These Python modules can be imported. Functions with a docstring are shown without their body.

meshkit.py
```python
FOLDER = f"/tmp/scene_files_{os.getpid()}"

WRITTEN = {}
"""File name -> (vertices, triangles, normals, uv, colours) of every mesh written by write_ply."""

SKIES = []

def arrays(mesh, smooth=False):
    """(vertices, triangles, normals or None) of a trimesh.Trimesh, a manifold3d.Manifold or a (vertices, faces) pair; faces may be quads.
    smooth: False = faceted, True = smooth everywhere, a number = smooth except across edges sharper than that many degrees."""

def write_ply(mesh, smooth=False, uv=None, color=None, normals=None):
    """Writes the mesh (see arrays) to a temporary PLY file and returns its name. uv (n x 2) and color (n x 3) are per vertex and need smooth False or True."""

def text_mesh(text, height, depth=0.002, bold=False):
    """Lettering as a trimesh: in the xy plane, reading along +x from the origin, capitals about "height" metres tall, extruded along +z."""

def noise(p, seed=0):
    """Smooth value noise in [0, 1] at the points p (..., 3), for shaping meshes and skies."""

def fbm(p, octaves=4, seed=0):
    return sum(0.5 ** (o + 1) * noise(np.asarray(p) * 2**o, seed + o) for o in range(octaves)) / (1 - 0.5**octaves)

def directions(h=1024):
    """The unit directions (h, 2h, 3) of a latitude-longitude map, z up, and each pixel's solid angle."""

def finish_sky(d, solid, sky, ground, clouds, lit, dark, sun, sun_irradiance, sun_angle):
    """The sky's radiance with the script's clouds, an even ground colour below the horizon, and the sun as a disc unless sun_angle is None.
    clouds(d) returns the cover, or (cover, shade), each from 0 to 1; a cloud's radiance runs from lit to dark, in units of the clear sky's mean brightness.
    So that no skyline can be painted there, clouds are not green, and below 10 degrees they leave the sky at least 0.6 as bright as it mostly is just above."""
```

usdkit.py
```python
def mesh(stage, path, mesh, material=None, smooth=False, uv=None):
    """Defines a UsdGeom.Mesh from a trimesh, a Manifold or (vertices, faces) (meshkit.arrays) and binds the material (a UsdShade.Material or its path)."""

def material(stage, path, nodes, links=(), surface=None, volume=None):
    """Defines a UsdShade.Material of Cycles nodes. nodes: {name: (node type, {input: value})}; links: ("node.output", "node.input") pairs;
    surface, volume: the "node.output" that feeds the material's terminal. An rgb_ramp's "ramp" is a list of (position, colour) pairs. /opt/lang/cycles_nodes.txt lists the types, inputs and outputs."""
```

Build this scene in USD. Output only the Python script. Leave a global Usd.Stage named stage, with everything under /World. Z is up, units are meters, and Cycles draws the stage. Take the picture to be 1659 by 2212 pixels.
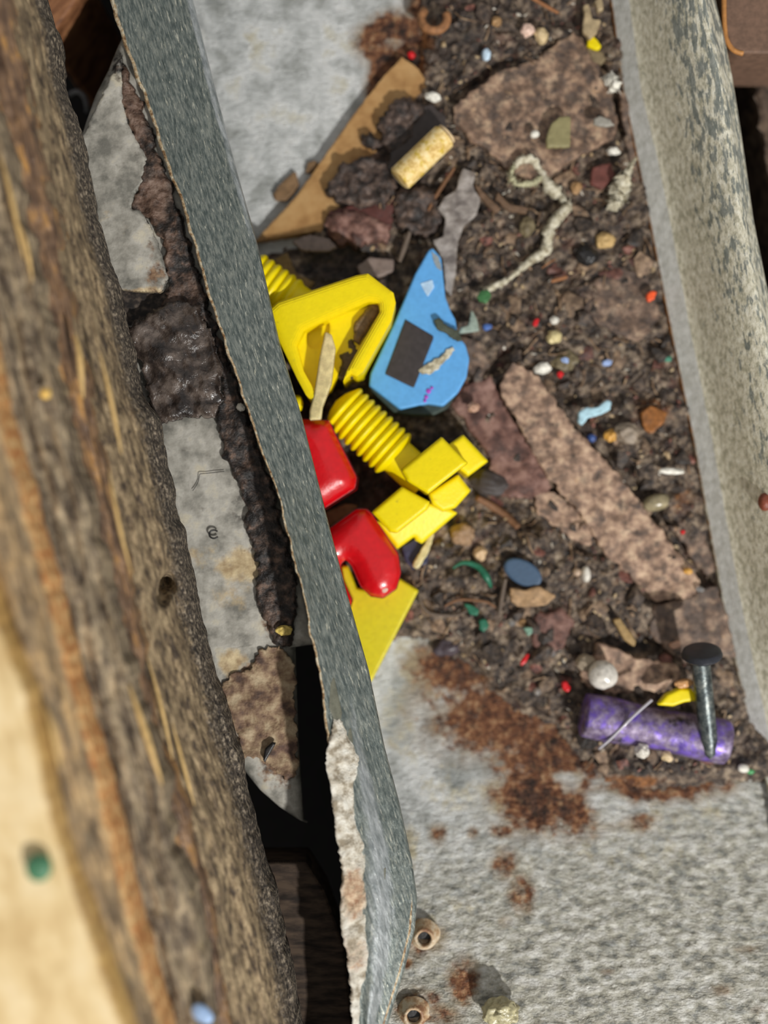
import math, random
import numpy as np, trimesh, shapely, usdkit
from shapely.geometry import Polygon
from scipy.spatial import Delaunay
from meshkit import fbm, noise
from pxr import Usd, UsdGeom, UsdLux, UsdShade, Gf, Sdf, Vt

stage = Usd.Stage.CreateInMemory()
UsdGeom.SetStageUpAxis(stage, UsdGeom.Tokens.z); UsdGeom.SetStageMetersPerUnit(stage, 1.0)
UsdGeom.Xform.Define(stage, '/World'); UsdGeom.Scope.Define(stage, '/World/Looks')

# ---------------------------------------------------------------- camera, light
CAM_H, FIELD = 0.30, 0.20                 # metres above the tray floor; width seen at the tray floor
PX = FIELD / 1659.0
cam = UsdGeom.Camera.Define(stage, '/World/camera')
cam.CreateHorizontalApertureAttr(36.0); cam.CreateFocalLengthAttr(36.0 * CAM_H / FIELD)
cam.CreateFStopAttr(6.0); cam.CreateFocusDistanceAttr(CAM_H - 0.034)
cam.CreateClippingRangeAttr(Gf.Vec2f(0.01, 10.0)); cam.CreateExposureAttr(0.0)
UsdGeom.Xformable(cam).AddTranslateOp().Set(Gf.Vec3d(0, 0, CAM_H))

lamp = UsdLux.SphereLight.Define(stage, '/World/work_lamp')
lamp.CreateRadiusAttr(0.014); lamp.CreateIntensityAttr(6600.0); lamp.CreateColorAttr(Gf.Vec3f(1.0, 0.985, 0.95))
UsdGeom.Xformable(lamp).AddTranslateOp().Set(Gf.Vec3d(0.44, -0.72, 0.82))
dome = UsdLux.DomeLight.Define(stage, '/World/room_light')
dome.CreateIntensityAttr(0.13); dome.CreateColorAttr(Gf.Vec3f(1.0, 0.99, 0.97))

# ---------------------------------------------------------------- helpers
def lin(r, g=None, b=None):
    c = np.array(r if g is None else (r, g, b), float) / 255
    return tuple(np.where(c < .04045, c / 12.92, ((c + .055) / 1.055) ** 2.4))

def P(u, v, z=0.0):
    k = PX * (CAM_H - np.asarray(z, float)) / CAM_H
    return np.stack(np.broadcast_arrays((np.asarray(u, float) - 829.5) * k, (1106 - np.asarray(v, float)) * k, z), -1)

def UV(p):
    k = PX * (CAM_H - p[..., 2]) / CAM_H
    return p[..., 0] / k + 829.5, 1106 - p[..., 1] / k

def sstep(a, b, x):
    t = np.clip((np.asarray(x, float) - a) / (b - a), 0, 1)
    return t * t * (3 - 2 * t)

def curve(pts):                            # u as a function of v
    a = np.array(sorted(pts, key=lambda q: q[1]), float)
    s0, s1 = (a[1, 0] - a[0, 0]) / (a[1, 1] - a[0, 1]), (a[-1, 0] - a[-2, 0]) / (a[-1, 1] - a[-2, 1])
    return lambda v: np.interp(v, a[:, 1], a[:, 0]) + s0 * np.minimum(np.asarray(v, float) - a[0, 1], 0) + s1 * np.maximum(np.asarray(v, float) - a[-1, 1], 0)

def blobs(u, v, spots):                    # soft patches (u, v, ru, rv, strength), pixels
    m = np.zeros_like(u)
    for bu, bv, ru, rv, s in spots:
        d = np.hypot((u - bu) / ru, (v - bv) / rv)
        m = np.maximum(m, s * np.clip(1.35 - 0.85 * d, 0, 1))
    return m

used = {}
def numbered(parent, name):
    k = (parent, name); n = used.get(k, 0); used[k] = n + 1
    return f'{parent}/{name}' + (f'_{n:03d}' if n else '')

def keys(prim, label=None, cat=None, group=None, kind=None):
    for k, x in (('label', label), ('category', cat), ('group', group), ('kind', kind)):
        if x: prim.SetCustomDataByKey(k, x)

def thing(name, label, cat, loc, group=None, kind=None):
    x = UsdGeom.Xform.Define(stage, numbered('/World', name)); x.AddTranslateOp().Set(Gf.Vec3d(*map(float, loc)))
    keys(x.GetPrim(), label, cat, group, kind)
    x.base = np.array(loc, float)
    x.GetPrim().SetCustomDataByKey('category', cat) if cat else None
    BASE[str(x.GetPath())] = np.array(loc, float)
    return x
BASE = {}

def part(parent, name, mesh, mat, attrs=None, smooth=35, label=None, kind=None):
    path = numbered(str(parent.GetPath()), name)
    top = '/' + '/'.join(str(parent.GetPath()).split('/')[1:3])
    if hasattr(mesh, 'vertices'): v, f = np.array(mesh.vertices), np.array(mesh.faces)
    else: v, f = np.array(mesh[0]), np.array(mesh[1])
    m = usdkit.mesh(stage, path, (v - BASE[top], f), mat, smooth=True if attrs else smooth)
    for k, a in (attrs or {}).items():
        UsdGeom.PrimvarsAPI(m).CreatePrimvar(k, Sdf.ValueTypeNames.FloatArray, 'vertex').Set(Vt.FloatArray.FromNumpy(np.asarray(a, np.float32)))
    keys(m.GetPrim(), label, None, None, kind)
    return m

def single(name, label, cat, mesh, mat, attrs=None, smooth=35, group=None, kind=None):
    """a thing that is one mesh, its origin at its base"""
    if hasattr(mesh, 'vertices'): v, f = np.array(mesh.vertices), np.array(mesh.faces)
    else: v, f = np.array(mesh[0]), np.array(mesh[1])
    lo, hi = v.min(0), v.max(0); base = np.array([(lo[0] + hi[0]) / 2, (lo[1] + hi[1]) / 2, lo[2]])
    m = usdkit.mesh(stage, numbered('/World', name), (v - base, f), mat, smooth=True if attrs else smooth)
    UsdGeom.Xformable(m).AddTranslateOp().Set(Gf.Vec3d(*map(float, base)))
    for k, a in (attrs or {}).items():
        UsdGeom.PrimvarsAPI(m).CreatePrimvar(k, Sdf.ValueTypeNames.FloatArray, 'vertex').Set(Vt.FloatArray.FromNumpy(np.asarray(a, np.float32)))
    keys(m.GetPrim(), label, cat, group, kind)
    return m

# ---- shapes
def grid_faces(n, m, wrap=False):
    i, j = np.meshgrid(np.arange(n - 1), np.arange(m if wrap else m - 1), indexing='ij')
    a, b = i * m + j, i * m + (j + 1) % m
    c, d = b + m, a + m
    return np.concatenate([np.stack([a, b, c], -1).reshape(-1, 3), np.stack([a, c, d], -1).reshape(-1, 3)])

def tidy(v, f):
    m = trimesh.Trimesh(v, f, process=False)
    if m.volume < 0: f = f[:, ::-1]
    return v, f

def loft(rows):
    """rows (n, m, 3): closed profile loops joined along n, with caps"""
    n, m, _ = rows.shape
    v = rows.reshape(-1, 3); f = [grid_faces(n, m, True)]
    for k in (0, n - 1):
        c = len(v); v = np.vstack([v, rows[k].mean(0)])
        i = np.arange(m); tri = np.stack([k * m + i, k * m + (i + 1) % m, np.full(m, c)], -1)
        f.append(tri[:, ::-1] if k == 0 else tri)
    return tidy(v, np.vstack(f))

def resample(ring, step):
    ring = np.asarray(ring)[:, :2]; ring = ring[:-1] if np.allclose(ring[0], ring[-1]) else ring
    q = np.vstack([ring, ring[:1]]); d = np.r_[0, np.cumsum(np.linalg.norm(np.diff(q, axis=0), axis=1))]
    n = max(8, int(d[-1] / step)); t = np.linspace(0, d[-1], n, endpoint=False)
    return np.stack([np.interp(t, d, q[:, 0]), np.interp(t, d, q[:, 1])], -1)

def slab(poly, ztop, th, edge=0.0005, res=0.0012, rnd=0.0, ragged=0.0, bump=0.0, bfreq=300, dome=0.0, tilt=(0, 0), hole=None, seed=0, world=False, zf=None):
    """A plate cut to an outline (pixels of the photograph, laid at its own height), with rounded rim, uneven top and real thickness."""
    xy = np.asarray(poly, float) if world else P(*np.array(poly, float).T, ztop)[:, :2]
    g = Polygon(xy).buffer(0)
    if rnd: g = g.buffer(-rnd * .6).buffer(rnd * 1.2).buffer(-rnd * .6)
    if g.geom_type != 'Polygon': g = max(g.geoms, key=lambda a: a.area)
    ring = resample(g.exterior.coords, res)
    if ragged:
        c = ring.mean(0); w = np.c_[ring * 900, np.zeros(len(ring))]
        off = (fbm(w * .5, 3, seed) - .5) * 2 * ragged + (noise(w * 2.2, seed + 9) - .5) * ragged
        t = np.roll(ring, -1, 0) - np.roll(ring, 1, 0); nrm = np.stack([t[:, 1], -t[:, 0]], -1); nrm /= np.linalg.norm(nrm, axis=1, keepdims=True) + 1e-12
        ring = ring + nrm * off[:, None]
    g = Polygon(ring)
    if not g.is_valid:
        g = g.buffer(0); g = max(g.geoms, key=lambda a: a.area) if g.geom_type != 'Polygon' else g; ring = resample(g.exterior.coords, res); g = Polygon(ring)
    pts = [ring]
    for k in (.12, .35, .68, 1.0):
        h = g.buffer(-edge * k)
        for q in getattr(h, 'geoms', [h]):
            if not q.is_empty and q.length > res * 3: pts.append(resample(q.exterior.coords, res))
    lo, hi = ring.min(0), ring.max(0)
    gx, gy = np.meshgrid(np.arange(lo[0], hi[0], res), np.arange(lo[1], hi[1], res * .87)); gx = gx + (np.arange(gx.shape[0]) % 2)[:, None] * res / 2
    ins = np.stack([gx.ravel(), gy.ravel()], -1)
    core = g.buffer(-edge - res * .45)
    if not core.is_empty: pts.append(ins[shapely.contains_xy(core, ins[:, 0], ins[:, 1])])
    q = np.vstack(pts); tri = Delaunay(q).simplices
    cen = q[tri].mean(1); tri = tri[shapely.contains_xy(g, cen[:, 0], cen[:, 1])]
    a = q[tri]; e, w = a[:, 1] - a[:, 0], a[:, 2] - a[:, 0]; ar = e[:, 0] * w[:, 1] - e[:, 1] * w[:, 0]; tri = np.where((ar < 0)[:, None], tri[:, ::-1], tri); tri = tri[np.abs(ar) > 1e-14]
    d = shapely.distance(shapely.points(q), g.exterior); d[:len(ring)] = 0
    k = np.clip(1 - d / edge, 0, 1); z = ztop - edge * (1 - np.sqrt(1 - k * k))
    lift = 0
    if dome: lift = dome * np.sqrt(np.clip(1 - (1 - np.clip(d / max(d.max(), 1e-9), 0, 1)) ** 2, 0, 1))
    if bump: lift = lift + (fbm(np.c_[q * bfreq, np.full(len(q), seed)], 4, seed) - .5) * 2 * bump * np.clip(d / (edge + 1e-9), 0, 1)
    c = q.mean(0); sl = (q - c) @ np.array(tilt)
    base = z + lift + sl
    bot = np.full(len(q), ztop - th) + sl
    if zf is not None: dz = zf(q[:, 0], q[:, 1]); base = base + dz; bot = bot + dz
    bot = np.minimum(bot, base - 1e-4)
    n = len(ring); i = np.arange(n); j = (i + 1) % n; N = len(q)
    v = np.vstack([np.c_[q, base], np.c_[q, bot]])
    f = np.vstack([tri, tri[:, ::-1] + N, np.stack([i, i + N, j + N], -1), np.stack([i, j + N, j], -1)])
    return tidy(v, f)

def pebble(u, v, z, ru, rv, h, rot=0, rough=.18, sub=3, seed=0):
    """a small lump resting with its underside at height z; radii in pixels and metres"""
    m = trimesh.creation.icosphere(sub); w = np.array(m.vertices)
    w = w * (1 + (fbm(w * 1.7 + seed * 3.1, 3, seed) - .5)[:, None] * 2 * rough)
    w = w * [ru * PX, rv * PX, h / 2]; c, s = math.cos(rot), math.sin(rot)
    w = w @ np.array([[c, s, 0], [-s, c, 0], [0, 0, 1]])
    return w + P(u, v, z + h / 2), np.array(m.faces)

def tube(pts, r, seg=10, caps=True):
    pts = np.asarray(pts, float); n = len(pts); r = np.broadcast_to(r, n)
    t = np.gradient(pts, axis=0); t /= np.linalg.norm(t, axis=1, keepdims=True)
    up = np.array([0, 0, 1.0]) if abs(t[:, 2]).mean() < .8 else np.array([1.0, 0, 0])
    a = np.cross(t, up); a /= np.linalg.norm(a, axis=1, keepdims=True); b = np.cross(a, t)
    w = np.linspace(0, 2 * np.pi, seg, endpoint=False)
    rows = pts[:, None] + r[:, None, None] * (np.cos(w)[None, :, None] * a[:, None] + np.sin(w)[None, :, None] * b[:, None])
    return loft(rows)

def spline(pts, n=40):
    pts = np.asarray(pts, float); d = np.r_[0, np.cumsum(np.linalg.norm(np.diff(pts, axis=0), axis=1))]
    from scipy.interpolate import PchipInterpolator
    return PchipInterpolator(d, pts)(np.linspace(0, d[-1], n))

def lathe(profile, p0, p1, seg=40):
    """profile: (distance along the axis from p0, radius), closed at both ends"""
    p0, p1 = np.asarray(p0, float), np.asarray(p1, float); t = (p1 - p0) / np.linalg.norm(p1 - p0)
    a = np.cross(t, [0, 0, 1.0]); a /= np.linalg.norm(a); b = np.cross(a, t); w = np.linspace(0, 2 * np.pi, seg, endpoint=False)
    pr = np.asarray(profile, float)
    rows = p0 + pr[:, 0, None, None] * t + pr[:, 1, None, None] * (np.cos(w)[None, :, None] * a + np.sin(w)[None, :, None] * b)
    return loft(rows)

def join(*ms):
    v, f, n = [], [], 0
    for a, b in ms: v.append(a); f.append(b + n); n += len(a)
    return np.vstack(v), np.vstack(f)

# ---- materials
SPREAD = .66
def M(name, stops, scale=400, rough=.6, metallic=0.0, stretch=(1, 1, 1), rot=0.0, layers=(), bump=(), spec=.5, coat=0.0, sss=0.0, trans=0.0, vary=0.0, detail=5):
    """a ramp over noise, layers of other colours on top of it (where a mesh mask and noise say), fine relief"""
    N, L = {'geo': ('geometry', {})}, []
    tight = lambda st: [(.5 + (a - .5) * SPREAD, c) for a, c in st]
    stops = tight(stops)
    def vec(tag, sc, st, rt=None):
        N[tag + 'r'] = ('mapping', {'rotation': (0, 0, rot if rt is None else rt)}); N[tag + 's'] = ('mapping', {'scale': tuple(sc * k for k in st)})
        L.extend([('geo.position', tag + 'r.vector'), (tag + 'r.vector', tag + 's.vector')]); return tag + 's.vector'
    def nz(tag, sc, st=(1, 1, 1), det=5, rg=.6, rt=None):
        N[tag] = ('noise_texture', {'scale': 1.0, 'detail': float(det), 'roughness': rg}); L.append((vec(tag, sc, st, rt), tag + '.vector')); return tag + '.fac'
    N['ramp'] = ('rgb_ramp', {'ramp': stops})
    L.append((nz('n', scale, stretch, detail), 'ramp.fac')); col = 'ramp.color'
    if vary:
        N['oi'] = ('object_info', {}); N['mr'] = ('map_range', {'to_min': 1 - vary, 'to_max': 1 + vary}); N['hv'] = ('hsv', {})
        L += [('oi.random', 'mr.value'), ('mr.result', 'hv.value'), (col, 'hv.color')]; col = 'hv.color'
    P_ = {'roughness': rough, 'metallic': metallic, 'specular_ior_level': spec, 'coat_weight': coat, 'subsurface_weight': sss, 'subsurface_scale': .002, 'transmission_weight': trans}
    rgh = None
    for k, y in enumerate(layers):
        t = f'l{k}'
        gain = y.get('gain', 1.0)
        N[t + 'm'] = ('math', {'math_type': 'multiply_add', 'value2': gain, 'value3': -gain * .5}); L.append((nz(t + 'n', y['scale'], y.get('stretch', (1, 1, 1)), 6, .65, y.get('rot')), t + 'm.value1'))
        if y.get('mask'):
            N[t + 'a'] = ('attribute', {'attribute': y['mask']}); N[t + 'p'] = ('math', {'math_type': 'add'})
            L += [(t + 'a.fac', t + 'p.value1'), (t + 'm.value', t + 'p.value2')]; src = t + 'p.value'
        else: src = t + 'm.value'
        lo, hi = y.get('edge', (.4, .6))
        N[t + 'f'] = ('map_range', {'range_type': 'smoothstep', 'from_min': lo, 'from_max': hi, 'to_max': y.get('amount', 1.0), 'clamp': True}); L.append((src, t + 'f.value'))
        N[t + 'c'] = ('rgb_ramp', {'ramp': tight(y['stops'])}); L.append((nz(t + 'd', y.get('cscale', y['scale'] * 1.7), y.get('stretch', (1, 1, 1)), 5, .6, y.get('rot')), t + 'c.fac'))
        N[t + 'x'] = ('mix', {}); L += [(t + 'f.result', t + 'x.fac'), (col, t + 'x.color1'), (t + 'c.color', t + 'x.color2')]; col = t + 'x.color'
        if 'rough' in y:
            N[t + 'g'] = ('mix_float', {'a': rough, 'b': y['rough']}); L.append((t + 'f.result', t + 'g.fac'))
            if rgh: L.append((rgh, t + 'g.a'))
            rgh = t + 'g.result'
    N['p'] = ('principled_bsdf', P_); L.append((col, 'p.base_color'))
    if rgh: L.append((rgh, 'p.roughness'))
    prev = None
    for k, (sc, dist, st) in enumerate(bump):
        t = f'b{k}'; N[t + 'b'] = ('bump', {'distance': dist, 'strength': 1.0}); L.append((nz(t, sc, st, 4), t + 'b.height'))
        if prev: L.append((prev, t + 'b.normal'))
        prev = t + 'b.normal'
    if prev: L.append((prev, 'p.normal'))
    return usdkit.material(stage, f'/World/Looks/{name}', N, L, surface='p.BSDF')

_plain = {}
def plain(name, rgb, rough=.45, spec=.5, coat=0.0, sss=0.0, mott=.18, scale=700, dirt=0.35, bump=True, vary=0.0, trans=0.0, metallic=0.0):
    """one colour, slightly mottled and soiled"""
    if name in _plain: return _plain[name]
    c = np.array(lin(*rgb)); lays = []
    if dirt: lays.append(dict(scale=520, gain=1.0, edge=(.11, .26), stops=[(.3, lin(58, 46, 34)), (.7, lin(105, 88, 66))], amount=dirt))
    _plain[name] = M(name, [(.3, c * (1 - mott)), (.7, np.minimum(c * (1 + mott), .95))], scale, rough, metallic, layers=lays, bump=[(1500, .00006, (1, 1, 1))] if bump else (), spec=spec, coat=coat, sss=sss, vary=vary, trans=trans)
    return _plain[name]

# ================================================================ MATERIALS
RUST = [(.28, lin(70, 42, 28)), (.45, lin(114, 72, 48)), (.6, lin(146, 100, 68)), (.75, lin(178, 142, 106))]
DARKR = [(.3, lin(36, 27, 23)), (.5, lin(66, 46, 37)), (.7, lin(98, 68, 54))]
GRIME = [(.3, lin(22, 19, 18)), (.5, lin(46, 39, 35)), (.72, lin(88, 76, 66))]
m_tray = M('galvanised_tray', [(.28, lin(172, 174, 170)), (.45, lin(210, 212, 210)), (.6, lin(232, 233, 231)), (.75, lin(218, 214, 198))], 110, .36, .08, stretch=(1, 1, 1), layers=[
    dict(mask='coarse', scale=480, stretch=(.75, 1.3, 1), gain=1.3, edge=(.35, 1.15), stops=[(.3, lin(122, 122, 114)), (.46, lin(172, 168, 152)), (.6, lin(200, 197, 186)), (.72, lin(222, 220, 212))], cscale=420, rough=.24),
    dict(mask='grey', scale=160, gain=1.1, edge=(.45, .85), stops=[(.3, lin(104, 110, 108)), (.7, lin(146, 150, 148))], amount=.85),
    dict(mask='cream', scale=220, gain=1.2, edge=(.5, .85), stops=[(.3, lin(158, 140, 100)), (.7, lin(206, 194, 152))], amount=.7),
    dict(mask='rust', scale=150, gain=.9, edge=(.28, .95), stops=[(.3, lin(112, 84, 54)), (.5, lin(142, 112, 74)), (.7, lin(160, 138, 104))], amount=.75),
    dict(mask='rust', scale=300, gain=1.5, edge=(.68, 1.02), stops=RUST, rough=.85),
    dict(mask='rust', scale=360, gain=1.5, edge=(1.08, 1.4), stops=DARKR, rough=.9),
    dict(mask='grime', scale=420, gain=1.0, edge=(.5, .75), stops=GRIME, rough=.8)],
    bump=[(680, .0010, (.7, 1.5, 1)), (1900, .0005, (.7, 1.4, 1))])
m_sheet = M('stained_sheet_metal', [(.28, lin(118, 116, 108)), (.45, lin(158, 154, 144)), (.6, lin(182, 178, 168)), (.75, lin(196, 188, 168))], 160, .55, .08, layers=[
    dict(scale=700, gain=1.0, edge=(.08, .3), stops=[(.3, lin(92, 86, 76)), (.7, lin(128, 120, 108))], amount=.7),
    dict(mask='cream', scale=240, gain=1.2, edge=(.5, .9), stops=[(.3, lin(160, 132, 92)), (.7, lin(214, 192, 148))], amount=.85),
    dict(mask='rust', scale=330, gain=1.4, edge=(.55, .85), stops=[(.3, lin(70, 52, 42)), (.5, lin(122, 94, 72)), (.7, lin(160, 132, 104))], rough=.8),
    dict(mask='grime', scale=420, gain=1.2, edge=(.5, .8), stops=GRIME, rough=.7)],
    bump=[(600, .00014, (1, 1, 1)), (2200, .00006, (1, 1, 1))])
ROTS = 0.285                                # direction of the strip, the rail and the beam
m_strip = M('grey_green_metal', [(.3, lin(76, 86, 84)), (.5, lin(106, 114, 110)), (.68, lin(134, 139, 132))], 1300, .42, .3, stretch=(1.6, .3, 1), rot=-ROTS, layers=[
    dict(scale=170, gain=1.0, edge=(.0, .4), stops=[(.3, lin(88, 98, 99)), (.7, lin(124, 130, 126))], amount=.6),
    dict(scale=1250, stretch=(1.7, .25, 1), gain=1.0, edge=(.09, .17), stops=[(.3, lin(176, 176, 156)), (.7, lin(222, 220, 205))], amount=.8, rough=.3),
    dict(mask='pale', scale=420, stretch=(1.5, .35, 1), gain=1.2, edge=(.5, 1.0), stops=[(.3, lin(128, 134, 136)), (.7, lin(186, 190, 192))], amount=.8),
    dict(mask='cut', scale=500, gain=.8, edge=(.4, .7), stops=[(.3, lin(126, 92, 58)), (.5, lin(188, 164, 128)), (.7, lin(214, 204, 180))], rough=.7)],
    bump=[(1250, .0003, (1.7, .35, 1)), (450, .00015, (1, 1, 1))])
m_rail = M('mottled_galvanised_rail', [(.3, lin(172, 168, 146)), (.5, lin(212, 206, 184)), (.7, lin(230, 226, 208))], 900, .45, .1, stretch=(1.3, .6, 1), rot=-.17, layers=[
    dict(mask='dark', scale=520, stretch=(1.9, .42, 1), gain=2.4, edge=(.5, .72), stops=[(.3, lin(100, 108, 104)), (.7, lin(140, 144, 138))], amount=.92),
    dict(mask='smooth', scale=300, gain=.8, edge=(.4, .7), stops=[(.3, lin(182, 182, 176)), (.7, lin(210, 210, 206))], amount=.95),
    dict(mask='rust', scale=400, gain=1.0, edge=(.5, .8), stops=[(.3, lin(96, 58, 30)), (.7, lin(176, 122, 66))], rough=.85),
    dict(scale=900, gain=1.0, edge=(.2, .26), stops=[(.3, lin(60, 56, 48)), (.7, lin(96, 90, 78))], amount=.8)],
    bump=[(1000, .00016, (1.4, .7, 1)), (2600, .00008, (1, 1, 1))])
def wood(name, stops, extra=(), scale=300, st=(2.1, .45, 2.1), bumpd=.0006, rough=.75):
    return M(name, stops, scale, rough, stretch=st, rot=-.27, layers=list(extra), bump=[(520, bumpd, (1.8, .35, 1.8)), (1500, bumpd * .5, (1, .6, 1))], detail=7)
soot = dict(scale=330, gain=1.0, edge=(.04, .28), stops=[(.3, lin(52, 44, 36)), (.7, lin(104, 92, 76))], amount=.85)
pale = dict(scale=760, gain=1.0, edge=(.08, .2), stops=[(.3, lin(176, 158, 128)), (.7, lin(206, 192, 160))], amount=.7)
m_tan = M('bleached_tan_wood', [(.3, lin(206, 176, 124)), (.5, lin(226, 199, 148)), (.7, lin(236, 213, 168))], 120, .55, stretch=(1.5, .7, 1), rot=-.27, layers=[
    dict(scale=260, gain=1.0, edge=(.1, .4), stops=[(.3, lin(196, 160, 104)), (.7, lin(222, 192, 140))], amount=.6),
    dict(mask='edge', scale=260, gain=1.0, edge=(.4, .9), stops=[(.3, lin(150, 106, 42)), (.7, lin(196, 156, 84))], amount=.8)], bump=[(500, .0001, (1, .5, 1))])
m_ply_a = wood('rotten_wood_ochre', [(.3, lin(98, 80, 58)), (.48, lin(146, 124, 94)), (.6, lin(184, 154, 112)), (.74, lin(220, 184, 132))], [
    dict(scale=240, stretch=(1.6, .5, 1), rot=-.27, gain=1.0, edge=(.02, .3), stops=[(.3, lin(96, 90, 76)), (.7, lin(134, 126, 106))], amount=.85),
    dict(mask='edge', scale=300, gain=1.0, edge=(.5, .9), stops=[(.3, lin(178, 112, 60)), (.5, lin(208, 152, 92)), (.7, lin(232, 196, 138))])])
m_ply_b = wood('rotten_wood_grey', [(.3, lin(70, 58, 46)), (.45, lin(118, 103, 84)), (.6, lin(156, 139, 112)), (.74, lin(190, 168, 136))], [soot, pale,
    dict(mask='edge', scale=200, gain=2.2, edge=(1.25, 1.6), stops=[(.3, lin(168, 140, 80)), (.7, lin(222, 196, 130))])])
m_ply_c = wood('rotten_wood_glue_brown', [(.3, lin(78, 58, 45)), (.45, lin(118, 93, 72)), (.6, lin(146, 114, 84)), (.74, lin(192, 144, 82))], [
    dict(scale=140, stretch=(1.5, .4, 1), rot=-.27, gain=1.0, edge=(.08, .4), stops=[(.3, lin(110, 92, 84)), (.7, lin(150, 134, 124))], amount=.6)], rough=.4)
m_ply_d = wood('rotten_wood_fibrous', [(.3, lin(70, 58, 46)), (.42, lin(118, 100, 76)), (.55, lin(148, 128, 98)), (.72, lin(178, 156, 122))], [
    dict(mask='edge', scale=700, gain=1.3, edge=(.3, .9), stops=[(.3, lin(40, 34, 29)), (.5, lin(82, 72, 61)), (.72, lin(156, 142, 122))], cscale=1000),
    dict(scale=800, gain=1.0, edge=(.14, .24), stops=[(.3, lin(42, 36, 30)), (.7, lin(72, 62, 50))], amount=.8)], scale=440, st=(1.5, .6, 1.5), bumpd=.0008)
m_darkwood = M('dark_stained_board', [(.3, lin(34, 27, 22)), (.5, lin(56, 45, 37)), (.7, lin(76, 62, 50))], 300, .75, stretch=(.5, 1.9, 1), spec=.2, layers=[
    dict(mask='grime', scale=500, gain=1.2, edge=(.5, .8), stops=[(.3, lin(46, 40, 34)), (.7, lin(128, 116, 98))], rough=.8)], bump=[(600, .00005, (.4, 2, 1))])
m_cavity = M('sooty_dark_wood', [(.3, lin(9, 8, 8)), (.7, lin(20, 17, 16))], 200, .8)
m_redwood = M('orange_brown_wood', [(.3, lin(104, 66, 40)), (.5, lin(136, 90, 58)), (.7, lin(156, 108, 72))], 260, .6, stretch=(2, .5, 1), rot=.8)
m_dirt = M('dark_dirt', [(.24, lin(30, 24, 21)), (.42, lin(66, 54, 46)), (.54, lin(100, 85, 72)), (.66, lin(138, 120, 101)), (.8, lin(176, 158, 136))], 420, .42, layers=[
    dict(scale=110, gain=1.0, edge=(.05, .22), stops=[(.3, lin(70, 40, 32)), (.5, lin(104, 62, 50)), (.7, lin(122, 86, 70))], amount=.55),
    dict(mask='dark', scale=200, gain=1.4, edge=(.6, 1.0), stops=[(.3, lin(22, 18, 17)), (.5, lin(46, 38, 34)), (.75, lin(84, 70, 62))]),
    dict(mask='pale', scale=420, gain=1.2, edge=(.5, .9), stops=[(.3, lin(98, 86, 72)), (.7, lin(166, 150, 130))], amount=.7),
    dict(mask='rust', scale=320, gain=1.2, edge=(.5, .9), stops=[(.3, lin(84, 48, 26)), (.7, lin(150, 98, 52))]),
    dict(scale=1100, gain=1.0, edge=(.15, .21), stops=[(.3, lin(150, 134, 110)), (.7, lin(206, 196, 178))], amount=.85)],
    bump=[(700, .0008, (1, 1, 1)), (1900, .0004, (1, 1, 1))])
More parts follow.
